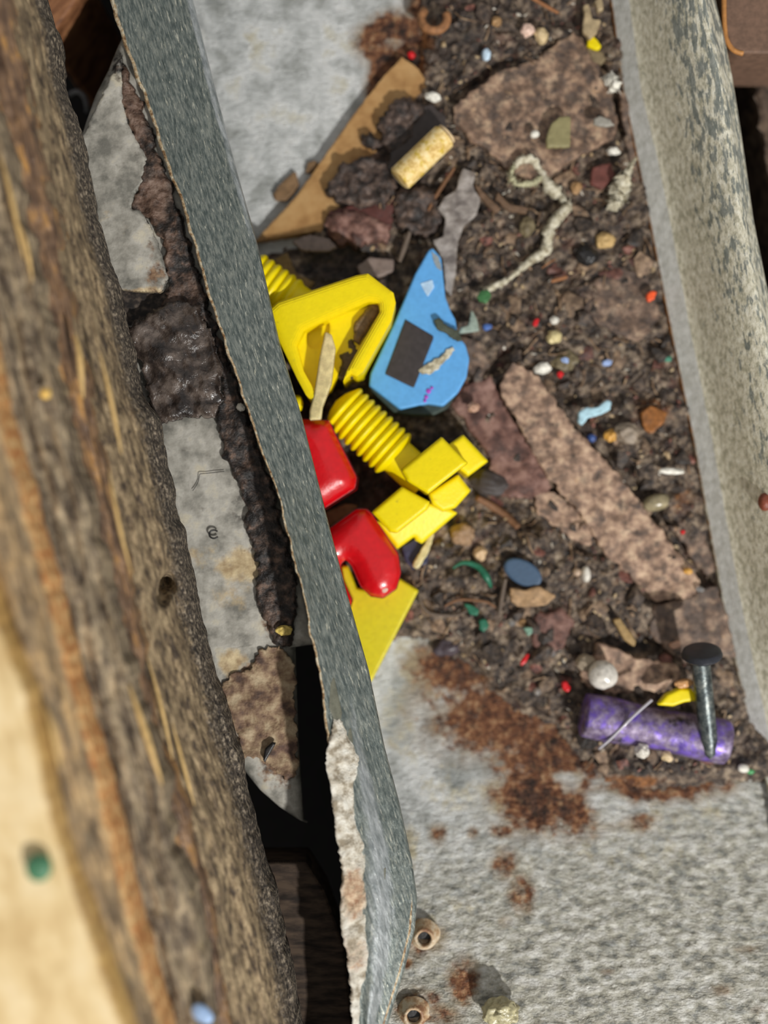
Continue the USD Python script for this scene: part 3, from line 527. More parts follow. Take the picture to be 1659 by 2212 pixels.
for (a, b, z, w) in (((278, 1478), (350, 1695), .080, 7), ((0, 330), (52, 560), .0815, 5), ((162, 720), (180, 860), .0735, 7), ((40, 480), (70, 610), .080, 5), ((215, 760), (262, 980), .0705, 5), ((318, 1420), (372, 1640), .0665, 4), ((235, 1010), (285, 1240), .0735, 4), ((372, 1560), (420, 1740), .0655, 4), ((96, 1520), (130, 1660), .0975, 6)):
    c = spline([P(*a, z), P((a[0] + b[0]) / 2 + rr.uniform(-5, 5), (a[1] + b[1]) / 2, z + .0012), P(*b, z)], 16)
    part(bm, 'splinter', tube(c, w * PX * .8 * np.sin(np.linspace(.15, 2.9, 16)), 7), plain('pale_splinter', (206, 172, 112), .6, dirt=.3), smooth=True)
fib = []
for k in range(420):
    fv = rr.uniform(420, 2230) if rr.random() < .8 else rr.uniform(0, 420); z = rr.uniform(.029, .046); du = rr.uniform(-42, 4) if z > .04 else rr.uniform(-3, 3)
    p0 = P(float(e4(fv)) + du, fv, z + (.0012 if du > -4 else .001 - du * .00014)); d = np.array([rr.uniform(-.2, 1), rr.uniform(-1, .6), rr.uniform(-.1, .8)]); l = rr.uniform(.0005, .0019)
    fib.append(tube(np.array([p0 - d * l * .5, p0, p0 + d * l * .5 + [0, 0, rr.uniform(-.3, .3) * l]]), [.00012, .0001, .00004], 4))
part(bm, 'fibre_fringe', join(*fib), plain('grey_fibre', (104, 92, 76), .8, dirt=.3), kind='stuff', smooth=False)

# ---- right rail
rl = RAIL_L
rmid = curve([(1330, -170), (1363, 0), (1390, 200), (1422, 330), (1447, 450), (1493, 700), (1543, 950), (1604, 1300), (1664, 1580), (1703, 1700), (1764, 1960), (1894, 2420)])
rr_ = curve([(1515, -170), (1545, 0), (1560, 60), (1580, 160), (1602, 300), (1626, 470), (1660, 640), (1725, 950), (1800, 1320), (1860, 1600), (1960, 2420)])
vs = np.arange(-430, 2500, 6.0); t = np.linspace(0, 1, 50); V, T = np.meshgrid(vs, t, indexing='ij')
tm = .30; U = np.where(T < tm, rl(V) + (rmid(V) - rl(V)) * T / tm, rmid(V) + (rr_(V) - rmid(V)) * np.clip(T - tm, 0, 1) / (1 - tm))
zz = np.where(T < tm, .0046 + .0044 * T / tm, .0090 + .0175 * np.sin(np.clip((T - tm) / (1 - tm), 0, 1) * np.pi / 2) ** 1.15) - .006 * sstep(.86, 1, T) ** 2
zz = zz * (1 - .45 * sstep(1350, 1750, V)) + tray_z(P(U, V, .01)[..., 0], P(U, V, .01)[..., 1]) * sstep(1400, 1700, V)
p = P(U, V, zz); p[..., 2] += .00035 * (fbm(p * [500, 300, 500], 3, 41) - .5)
r1 = p[:, -1] + [.0012, 0, -.003]; r2 = p[:, -1].copy() + [.0004, 0, 0]; r2[:, 2] = -.008; l2 = p[:, 0].copy(); l2[:, 2] = tray_z(l2[:, 0], l2[:, 1]) + .0001
m2 = P(rl(vs) + 98 + 500 * sstep(1600, 1750, vs), vs, .0); m2[:, 0] = np.minimum(m2[:, 0], p[:, -1, 0] - .001); m2[:, 1] = l2[:, 1]; m2[:, 2] = tray_z(m2[:, 0], m2[:, 1]) + .0010; l2[:, 2] += .0009; r2[:, 2] = np.where(vs < 1600, -.008, m2[:, 2])
rows = np.concatenate([p, r1[:, None], r2[:, None], m2[:, None], l2[:, None]], 1)
z3 = np.zeros((len(vs), 4)); pad = np.zeros(2)
rail = thing('metal_rail', 'mottled pale galvanised rail with a rounded top beside the debris', 'metal rail', (.08, 0, 0))
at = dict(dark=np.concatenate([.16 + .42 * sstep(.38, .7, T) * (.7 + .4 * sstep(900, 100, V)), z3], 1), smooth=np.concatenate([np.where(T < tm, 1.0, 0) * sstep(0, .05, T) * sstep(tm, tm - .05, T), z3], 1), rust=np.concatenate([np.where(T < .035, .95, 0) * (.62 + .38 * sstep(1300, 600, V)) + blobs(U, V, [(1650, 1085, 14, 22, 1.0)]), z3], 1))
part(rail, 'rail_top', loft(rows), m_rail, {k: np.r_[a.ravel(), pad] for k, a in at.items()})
part(rail, 'rivet', pebble(1652, 1084, .0182, 13, 18, .0035, seed=3, rough=.08), plain('brown_rivet', (128, 66, 46), .5), label='small brown rivet')

# ---- boards and blocks seen in the gaps
single('side_board', 'dark brown rough board in the shade behind the rail', 'board', slab([(1612, 60), (1650, 300), (1690, 560), (1710, 700), (1760, 700), (1760, -60), (1600, -60)], -.004, .05, .001, .002, ragged=.001, bump=.0008, seed=2), M('brown_rough_board', [(.3, lin(52, 42, 34)), (.5, lin(84, 68, 56)), (.7, lin(112, 94, 78))], 300, .8), smooth=True)
pb = thing('brown_panel', 'brown rounded panel with a tan rim at the top of the rail', 'panel', (.088, .118, .012))
part(pb, 'panel', slab([(1566, -90), (1566, 60), (1580, 104), (1600, 114), (1760, 116), (1760, -90)], .018, .022, .0006, .001, rnd=.001), plain('panel_brown', (112, 86, 70), .7))
part(pb, 'rim', tube(spline([P(1564, -80, .0178), P(1564, 20, .0178), P(1567, 75, .0178), P(1582, 106, .0178), P(1605, 116, .0178)], 40), .0006, 8), plain('tan_rim', (180, 124, 66), .5), smooth=True, label='tan rounded rim')
single('wood_block', 'orange brown wooden block above the dark gap', 'wood block', slab([(60, -60), (60, 40), (100, 92), (165, -2), (190, -60)], .01, .066, .001, .002), m_redwood)
single('wooden_board', 'dark stained board under the lower end of the strip', 'board', (lambda s: s)(slab([(380, 1862), (660, 1862), (700, 1925), (745, 2050), (760, 2212), (765, 2420), (380, 2420)], .0262, .012, .0008, .0006, bump=.0001)), m_darkwood, smooth=True)
single('plastic_shred', 'thin pale plastic shred in the dark gap by the beam', 'plastic scrap', tube(spline([P(150, 205, -.01), P(168, 198, -.008), P(185, 215, -.009), P(188, 240, -.012)], 20), .0007, 6), plain('dim_plastic', (120, 120, 122), .3), smooth=True)

# ================================================================ DEBRIS BED
bedp = [(905, -330), (1380, -330), (1425, 200), (1470, 450), (1520, 700), (1580, 1000), (1640, 1300), (1700, 1600), (1690, 1700), (1600, 1680), (1520, 1690), (1400, 1700), (1300, 1680), (1230, 1620), (1190, 1570), (1120, 1540), (1060, 1500), (1010, 1440), (940, 1395), (880, 1390), (800, 1400), (690, 1350), (600, 1050), (560, 900), (520, 700), (500, 560), (640, 530), (760, 330), (840, 230), (900, 130)]
bg = Polygon(P(*np.array(bedp, float).T, 0)[:, :2])
TRENCH = [((1155, 800), (1335, 1015), 16, .0035), ((1335, 1015), (1525, 1262), 15, .0045), ((1262, 75), (1345, 290), 13, .0035), ((985, 225), (1100, 140), 16, .003), ((1080, 850), (1195, 1050), 14, .003), ((1430, 1300), (1510, 1280), 10, .003), ((1060, 800), (1110, 760), 14, .004), ((1330, 1385), (1440, 1405), 20, .004), ((1060, 1080), (1150, 1140), 14, .003), ((1235, 1180), (1290, 1195), 10, .003)]
def bed_h(x, y):
    x, y = np.asarray(x, float), np.asarray(y, float)
    d = shapely.distance(shapely.points(np.stack([x, y], -1)), bg.exterior) * np.where(shapely.contains_xy(bg, x, y), 1, -1)
    q = np.stack([x, y, 0 * x], -1)
    h = .0036 + .0034 * (fbm(q * 95, 2, 51) - .5) + .0030 * (fbm(q * 300, 3, 52) - .5)
    u, v = x / PX + 829.5, 1106 - y / PX
    h = h - .002 * blobs(u, v, [(760, 570, 90, 40, 1), (780, 1060, 60, 60, 1), (930, 930, 80, 50, 1), (700, 800, 110, 160, .6), (1330, 1385, 60, 22, 1)])
    for (a0, b0), (a1, b1), w, dep in TRENCH:
        t = np.clip(((u - a0) * (a1 - a0) + (v - b0) * (b1 - b0)) / ((a1 - a0) ** 2 + (b1 - b0) ** 2), 0, 1)
        h = h - dep * np.exp(-(np.hypot(u - a0 - t * (a1 - a0), v - b0 - t * (b1 - b0)) / w) ** 2)
    h = np.maximum(h, .0004)
    return np.where(d > 0, .0002 + (h + .0006) * sstep(0, .006, d), -.0012 + d * .2) + tray_z(x, y)
gx = np.arange(-.045, .108, .00052); gy = np.arange(-.085, .176, .00052); Xb, Yb = np.meshgrid(gx, gy)
Zb = bed_h(Xb, Yb); fine = np.stack([Xb, Yb, 0 * Xb], -1)
Zb = Zb + np.where(Zb > tray_z(Xb, Yb), .0014 * (fbm(fine * 760, 3, 54) - .5), 0)
u, v = UV(np.stack([Xb, Yb, Zb], -1))
dk = blobs(u, v, [(1000, 100, 120, 160, .8), (860, 430, 110, 110, .9), (900, 330, 60, 90, .9), (760, 580, 130, 60, 1.2), (960, 950, 90, 60, .9), (800, 1100, 130, 120, .9), (1040, 1440, 140, 80, .6), (1180, 1520, 110, 80, .7), (1340, 1390, 80, 30, 1.1), (1400, 1650, 140, 40, .8), (960, 500, 70, 70, .8), (640, 800, 80, 250, .8)])
pa = blobs(u, v, [(1330, 720, 130, 240, .55), (1200, 640, 120, 60, .4), (1420, 1020, 80, 120, .5), (1000, 1220, 120, 80, .45), (1300, 520, 90, 100, .35)])
rs = blobs(u, v, [(1410, 890, 60, 45, .8), (1480, 1080, 40, 60, .7), (1060, 620, 60, 60, .4), (1350, 380, 60, 40, .5), (900, 100, 50, 90, .9), (1010, 1470, 80, 30, .8), (1350, 1690, 120, 20, .9)])
n, m = Xb.shape; tri = grid_faces(n, m); Zf = Zb.ravel(); tzf = tray_z(Xb, Yb).ravel()
keep = (Zf[tri] > (tzf[tri] - .0011)).any(1); webx = web_x(Yb).ravel(); keep &= (Xb.ravel()[tri] > webx[tri] + .0004).all(1); tri = tri[keep]
Zf = np.maximum(Zf, tzf + .0005); keep = (Zf[tri] > tzf[tri] + .0007).any(1)
tri = tri[keep]; idx, inv = np.unique(tri, return_inverse=True)
bed = thing('dirt', 'bed of dark brown dirt and crumbled debris covering the tray', 'dirt', (0, 0, 0), None, 'stuff')
part(bed, 'soil', (np.stack([Xb.ravel(), Yb.ravel(), Zf], -1)[idx], inv.reshape(-1, 3)), m_dirt, {k: a.ravel()[idx] for k, a in dict(dark=dk, pale=pa, rust=rs).items()}, kind='stuff')
def hz(u, v, lift=0.0):                      # height of the dirt below a pixel
    z = 0.003
    for _ in range(4):
        q = P(u, v, z); z = float(max(bed_h(q[0], q[1]), tray_z(q[0], q[1]) + .0005))
    return z + lift
def top_of(poly, extra=0.0):
    q = np.array(poly, float); c = np.vstack([q, q.mean(0), (q + q.mean(0)) / 2])
    return float(np.percentile([hz(*a) for a in c], 75)) + extra

def scrap(name, label, cat, poly, mat, th=.0012, lift=.0, **k):
    zt = top_of(poly, th * .8 + lift)
    return single(name, label, cat, slab(poly, zt, th, **{**dict(edge=min(.0004, th * .45), res=.0008), **k}), mat, smooth=40)

# ---- flat brown boards in the bed
B = [('hardboard_piece', 'large mottled brown hardboard piece at the back of the tray', [(978, 232), (1085, 150), (1150, 128), (1205, 88), (1240, 60), (1280, 110), (1320, 180), (1338, 270), (1325, 300), (1230, 350), (1150, 405), (1080, 350), (1010, 300), (985, 265)], m_board_big, .0022, .0024, (0, 0)),
     ('hardboard_piece', 'long narrow pale hardboard strip lying diagonally from the rail', [(1108, 785), (1150, 800), (1230, 905), (1290, 975), (1330, 1020), (1420, 1130), (1515, 1262), (1500, 1290), (1420, 1300), (1300, 1190), (1270, 1130), (1190, 1040), (1085, 855), (1080, 825)], m_board, .0022, .0028, (0, 0)),
     ('hardboard_piece', 'reddish brown hardboard slab between the blue plate and the long strip', [(975, 870), (1000, 830), (1060, 812), (1090, 870), (1170, 1010), (1195, 1055), (1150, 1075), (1075, 1075), (1060, 990)], m_board_red, .0024, .001, (0, 0)),
     ('hardboard_piece', 'broken grey brown hardboard corner against the rail above the nail', [(1415, 1312), (1500, 1282), (1550, 1262), (1572, 1330), (1590, 1420), (1480, 1432), (1440, 1405), (1400, 1370)], m_board_dark, .0026, .0018, (0, 0)),
     ('hardboard_piece', 'short rounded hardboard lump under the long strip', [(1160, 1055), (1200, 1062), (1290, 1150), (1275, 1178), (1235, 1170), (1185, 1130), (1150, 1090)], m_board, .002, .0012, (0, 0)),
     ('hardboard_piece', 'dark hardboard sliver standing beside the rail at the strip end', [(1440, 1135), (1520, 1130), (1548, 1235), (1530, 1252), (1480, 1180)], m_board_dark, .002, .0006, (0, 0)),
     ('hardboard_piece', 'tan lumpy hardboard piece above the purple tube', [(1290, 1390), (1320, 1395), (1370, 1425), (1460, 1432), (1480, 1470), (1420, 1492), (1330, 1500), (1262, 1478), (1245, 1430), (1285, 1418)], m_board, .003, .0022, (0, 0)),
     ('hardboard_piece', 'grey brown crumbling hardboard patch between the lint and the rail', [(1290, 600), (1340, 575), (1400, 590), (1430, 690), (1380, 740), (1270, 690), (1255, 640)], m_board_dark, .0016, .0002, (0, 0)),
     ('hardboard_piece', 'small dark hardboard flake at the blue plate tip', [(985, 720), (1035, 735), (1060, 790), (1025, 820), (1000, 790)], m_board_dark, .0016, .0008, (0, 0)),
     ('hardboard_piece', 'brown curved hardboard flake left of the nail tip', [(1160, 1330), (1215, 1310), (1240, 1340), (1215, 1400), (1170, 1420), (1150, 1385)], m_board_red, .0018, .0006, (0, 0)),
     ('hardboard_piece', 'dark red hardboard scrap below the tan cardboard', [(715, 455), (800, 425), (850, 440), (845, 500), (790, 520), (710, 510)], plain('dark_red_board', (86, 46, 40), .6, dirt=.6), .0016, .001, (0, 0)),
     ('hardboard_piece', 'dark grey hardboard bar beside the speckled filter', [(845, 330), (925, 225), (955, 240), (965, 270), (855, 375), (830, 360)], plain('slate_board', (58, 50, 48), .6, dirt=.6), .0026, .0014, (0, 0)),
     ('hardboard_piece', 'flat grey hardboard strip along the edge of the rail', [(1335, 190), (1365, 215), (1392, 330), (1400, 400), (1380, 420), (1350, 300)], m_board_dark, .0014, .0004, (0, 0))]
for i, (nm, lab, poly, mt, th, lift, tl) in enumerate(B):
    zt = top_of(poly, lift * .6 + .0004)
    single(nm, lab, 'hardboard', slab(poly, zt, th + .0016, .0005, .0009, ragged=.0008, bump=.0007, bfreq=240, seed=60 + i, tilt=((i * 37 % 7 - 3) * .012, (i * 53 % 7 - 3) * .012)), mt, smooth=40)
cp = [(868, 120), (905, 148), (925, 185), (880, 245), (830, 300), (800, 360), (845, 420), (838, 470), (760, 515), (680, 500), (548, 520), (585, 480), (640, 420), (760, 250), (830, 160)]
cv, cf = slab(cp, .0038, .0032, .0003, .0007, ragged=.0002, bump=.0004, bfreq=90, seed=4, tilt=(.085, -.06))
cv[:, 2] = np.maximum(cv[:, 2], tray_z(cv[:, 0], cv[:, 1]) + .0003)
uu, vv = UV(cv)
single('cardboard_piece', 'tan cardboard strip lying against the bare metal under dark grime', 'cardboard', (cv, cf), m_card, dict(grime=sstep(40, 85, ((uu - 700) * .80 + (vv - 385) * .60) - 10 * np.sin(vv * .05)) * 1.1 * (1 - .9 * sstep(190, 130, vv)) * (1 - .8 * sstep(700, 640, uu)), damp=blobs(uu, vv, [(790, 300, 40, 60, .5), (850, 200, 40, 40, .4), (560, 520, 40, 20, .6)])))
# dark lumps of grime on the cardboard
GR = [('dark brown rounded grime clod on the upper end of the cardboard', [(810, 262), (840, 225), (880, 205), (910, 215), (930, 245), (900, 285), (880, 320), (845, 330), (820, 310), (825, 285)]),
      ('broad dark grime clod on the middle of the cardboard', [(705, 395), (740, 345), (790, 335), (840, 350), (862, 400), (835, 440), (780, 450), (730, 430), (705, 420)]),
      ('small crooked grime crumb on the cardboard', [(780, 290), (800, 282), (812, 296), (836, 300), (842, 318), (808, 322), (790, 308)]),
      ('blackish grime clod below the speckled filter', [(850, 405), (900, 390), (950, 420), (960, 470), (920, 510), (870, 500), (845, 460)]),
      ('flat red brown grime clod near the hollow', [(700, 470), (750, 450), (800, 460), (850, 480), (840, 520), (770, 530), (710, 515)])]
for i, (lab, poly) in enumerate(GR):
    single('grime_clod', lab, 'grime', slab(poly, top_of(poly, .0026), .005, .0018, .0006, ragged=.0012, bump=.0022, bfreq=260, seed=100 + i), m_clod if i < 4 else m_board_red, smooth=True)

# ================================================================ TOYS
# yellow frame with a recess and an oval hole
fr = thing('toy_clamp', 'yellow plastic toy clamp with a raised rim around a recess', 'toy', P(710, 730, .004))
outer = [(574, 672), (598, 650), (770, 592), (795, 588), (850, 630), (855, 652), (846, 690), (785, 800), (770, 812), (758, 806), (694, 866), (676, 870), (660, 852), (640, 815), (604, 740)]
ZT = .0225
inner = P(*np.array([(640, 745), (656, 712), (725, 680), (796, 650), (818, 652), (820, 672), (765, 768), (748, 800), (735, 840), (700, 890), (684, 852), (655, 800)], float).T, ZT)[:, :2]
og = Polygon(P(*np.array(outer, float).T, ZT)[:, :2]).buffer(-.0006).buffer(.0006); ig = Polygon(inner).buffer(-.0008).buffer(.0008)
def soft_solid(g, z0, z1, r):                # an extruded outline with a rounded top edge, holes allowed
    ms = []
    for k in range(6):
        a = k / 5 * math.pi / 2; h = z1 - r + r * math.sin(a); o = r * (1 - math.cos(a)); ms.append((o, h))
    out = trimesh.creation.extrude_polygon(g, ms[0][1] - z0, engine='earcut'); out.apply_translation((0, 0, z0)); parts = [out]
    import manifold3d as mf
    def mk(t): return mf.Manifold(mf.Mesh(np.asarray(t.vertices, np.float32), np.asarray(t.faces, np.uint32)))
    tot = mk(out)
    for (o0, h0), (o1, h1) in zip(ms[:-1], ms[1:]):
        gg = g.buffer(-o1)
        for q in getattr(gg, 'geoms', [gg]):
            if q.area > 1e-8:
                e = trimesh.creation.extrude_polygon(q, h1 - h0 + 1e-5, engine='earcut'); e.apply_translation((0, 0, h0 - 1e-5)); tot = tot + mk(e)
    x = tot.to_mesh(); return np.array(x.vert_properties[:, :3], float), np.array(x.tri_verts, int)
rimg = og.difference(ig); rimg = rimg if rimg.geom_type == 'Polygon' else max(rimg.geoms, key=lambda a: a.area)
part(fr, 'rim', soft_solid(rimg, .0045, ZT, .0016), m_yellow, smooth=50)
hole = Polygon(P(*(np.array([(688 + 26 * math.cos(a) * .9 + 8 * math.sin(a), 722 - 34 * math.sin(a)) for a in np.linspace(0, 2 * np.pi, 30)[:-1]]).T), .014)[:, :2])
fl = og.buffer(-.0012).difference(hole)
fl = fl.intersection(Polygon(P(*np.array([(560, 600), (870, 560), (870, 700), (745, 780), (712, 850), (660, 880)], float).T, .014)[:, :2])); fl = fl if fl.geom_type == 'Polygon' else max(fl.geoms, key=lambda a: a.area)
part(fr, 'recess_floor', soft_solid(fl, .010, .0165, .0006), m_yellow, smooth=50)
part(fr, 'dimple', soft_solid(hole.buffer(.0006), .010, .0145, .0002), m_yellow, smooth=50, label='oval dimple in the recess')
part(fr, 'peg', lathe([(0, .0001), (.0004, .0016), (.001, .0021), (.007, .0021), (.0074, .0001)], P(655, 872, .0165), P(596, 872, .0165), 24), m_yellow, label='short round yellow peg', smooth=50)
# ribbed yellow peg that vanishes under the strip
def ribs(n, pitch, r0, r1, start=0.0):
    out = []
    for k in range(n):
        for a in np.linspace(0, 2 * np.pi, 9)[:-1]: out.append((start + pitch * (k + a / (2 * np.pi)), r0 + (r1 - r0) * (.5 - .5 * math.cos(a)) ** .45))
    return out
p0, p1 = P(535, 590, .0135), P(660, 678, .0125)
ln = np.linalg.norm(p1 - p0)
pr = [(0, .0001), (.0002, .0052)] + ribs(6, .0021, .0056, .0063, .0004) + [(.0134, .0056), (ln, .0056), (ln + .0001, .0001)]
single('toy_peg', 'ribbed yellow plastic toy peg reaching under the grey strip', 'toy', lathe(pr, p0, p1, 44), m_yellow, smooth=50)
# yellow screw with notched head
sc = thing('toy_screw', 'yellow plastic toy screw with ribbed shank and notched head', 'toy', P(860, 1010, .003))
q0, q1 = P(726, 866, .0125), P(918, 1042, .0125); ln = np.linalg.norm(q1 - q0)
pr = [(0, .0001), (.0006, .0030), (.0014, .0046)] + ribs(9, .00205, .0054, .0065, .0018) + [(.0206, .0047), (ln, .0047), (ln + .0001, .0001)]
part(sc, 'ribbed_shank', lathe(pr, q0, q1, 48), m_yellow, smooth=50)
def blk(poly, z0, z1, r=.0011, tilt=(0, 0)): return slab(poly, z1, z1 - z0, r, .0005, rnd=.0003, tilt=tilt)
part(sc, 'head_block', blk([(866, 1014), (954, 942), (1012, 1000), (992, 1016), (925, 1068), (880, 1040)], .004, .0215, tilt=(.06, .0)), m_yellow, smooth=True)
part(sc, 'head_block', blk([(802, 1106), (868, 1050), (930, 1084), (924, 1100), (858, 1152), (842, 1150)], .004, .0195, tilt=(.1, .1)), m_yellow, smooth=True)
part(sc, 'head_block', blk([(966, 962), (1000, 938), (1057, 996), (1012, 1030), (985, 1008)], .004, .0160, tilt=(-.15, .1)), m_yellow, smooth=True)
part(sc, 'head_block', blk([(925, 1066), (990, 1024), (1019, 1060), (985, 1098), (956, 1106), (934, 1090)], .004, .0165, tilt=(-.2, .15)), m_yellow, smooth=True)
part(sc, 'head_block', blk([(806, 1120), (850, 1140), (925, 1085), (975, 1100), (990, 1108), (912, 1176), (897, 1168), (896, 1160), (858, 1188)], .004, .0135, tilt=(-.1, .35)), m_yellow, smooth=True)
# red block
single('toy_block', 'red plastic toy block with rounded corners beside the screw', 'toy', slab([(600, 930), (640, 900), (712, 904), (722, 930), (772, 1030), (768, 1056), (700, 1100), (650, 1098)], .0200, .0160, .0052, .0006, rnd=.0012, tilt=(.02, .08)), m_red, smooth=True)
# scraper: red hooked handle, yellow blade
ts = thing('toy_scraper', 'toy scraper with hooked red handle and yellow blade under the strip', 'toy', P(790, 1300, .003))
part(ts, 'handle', slab([(660, 1165), (702, 1146), (768, 1098), (790, 1097), (806, 1112), (862, 1198), (868, 1240), (858, 1275), (828, 1296), (800, 1292), (778, 1270), (758, 1225), (746, 1212), (736, 1222), (742, 1255), (762, 1300), (756, 1318), (738, 1326), (700, 1290)], .0185, .0115, .0044, .0005, rnd=.0006), m_red, smooth=True, label='hooked red handle')
part(ts, 'blade', slab([(690, 1270), (738, 1222), (752, 1222), (770, 1270), (800, 1275), (855, 1245), (905, 1276), (803, 1474), (790, 1478), (750, 1476), (720, 1350)], .0085, .0035, .0007, .0006, rnd=.0003, tilt=(.0, .02)), m_yellow_dull, smooth=True, label='flat yellow blade')
part(ts, 'rubbed_tip', pebble(829, 1272, .0166, 9, 8, .0012, seed=2), plain('worn_pink', (214, 176, 160), .5), label='pale rubbed spot', smooth=True)
# blue plate
bl = thing('toy_plate', 'pointed blue plastic plate with a dark square in the debris', 'toy', P(905, 730, .004))
bpoly = [(934, 534), (953, 556), (962, 640), (972, 668), (984, 690), (988, 722), (1006, 745), (1014, 775), (1008, 815), (990, 848), (958, 877), (925, 872), (864, 884), (797, 832), (800, 806), (850, 700), (896, 592), (924, 542)]
part(bl, 'plate', slab(bpoly, .0120, .0028, .0005, .0007, rnd=.0004), m_blue, smooth=40)
part(bl, 'backing', slab([(806, 800), (860, 690), (940, 560), (960, 690), (1000, 760), (985, 855), (965, 884), (935, 898), (880, 896), (850, 892), (800, 842)], .0092, .0035, .0005, .0008, rnd=.0005), plain('green_black_backing', (44, 58, 52), .6), smooth=40, label='dark green backing layer')
part(bl, 'dark_square', slab([(876, 690), (938, 727), (894, 838), (832, 808)], .0124, .0006, .0002, .0008), m_blackg, smooth=40, label='dark grey square patch')
part(bl, 'white_scuff', slab([(908, 612), (934, 604), (938, 620), (924, 641), (916, 628)], .0122, .0003, .0001, .0004), plain('blue_white', (176, 206, 236), .6, dirt=0), label='pale scuff mark')
part(bl, 'white_smear', slab([(906, 800), (925, 784), (950, 772), (965, 755), (980, 748), (984, 756), (962, 780), (946, 795), (930, 808), (912, 808)], .0126, .0005, .0002, .0003, ragged=.0004, bump=.0003, bfreq=900), m_lint, label='white crumbly smear')
for k, (a, b, r) in enumerate([(926, 845, 5), (921, 858, 4), (933, 838, 3), (918, 866, 3)]): part(bl, 'purple_fleck', pebble(a, b, .0120, r, r, .0004, seed=k), plain('violet_fleck', (168, 66, 190), .4, dirt=0), smooth=True)
part(bl, 'grey_tip', slab([(930, 540), (948, 556), (955, 585), (944, 580), (936, 560)], .0122, .0004, .0001, .0004, ragged=.0002), plain('tip_grey', (140, 150, 156), .6), label='worn grey tip')

# ---- long thin scraps around the toys
single('plastic_stick', 'cream flat plastic stick leaning on the red block', 'stick', slab([(702, 715), (716, 722), (725, 752), (716, 830), (697, 880), (694, 906), (668, 908), (668, 886), (678, 850), (690, 770)], .0225, .0016, .0006, .0005, rnd=.0005, tilt=(.0, .0)), m_cream, smooth=True)
single('twig', 'brown twig piece lying inside the yellow frame', 'twig', slab([(806, 648), (824, 660), (816, 680), (776, 742), (762, 735), (764, 700)], .0185, .0036, .0012, .0006, ragged=.0003, bump=.0003), plain('grey_brown_twig', (122, 100, 76), .7, mott=.3), smooth=True)
single('leaf_scrap', 'curled dark brown leaf scrap at the frame opening', 'leaf scrap', slab([(750, 730), (764, 726), (775, 770), (772, 805), (745, 822), (728, 815), (735, 790), (730, 765), (748, 750)], .0170, .0040, .0012, .0005, ragged=.0006, bump=.0012, bfreq=300), plain('dark_leaf', (84, 72, 58), .7, mott=.35), smooth=True)
single('leaf_scrap', 'thin dark leaf scrap lying across the blue plate', 'leaf scrap', slab([(938, 690), (950, 688), (968, 705), (992, 714), (1000, 735), (985, 738), (965, 722), (946, 712)], .0138, .0010, .0003, .0004, ragged=.0004, bump=.0003), plain('green_black_leaf', (66, 72, 58), .6), smooth=True)
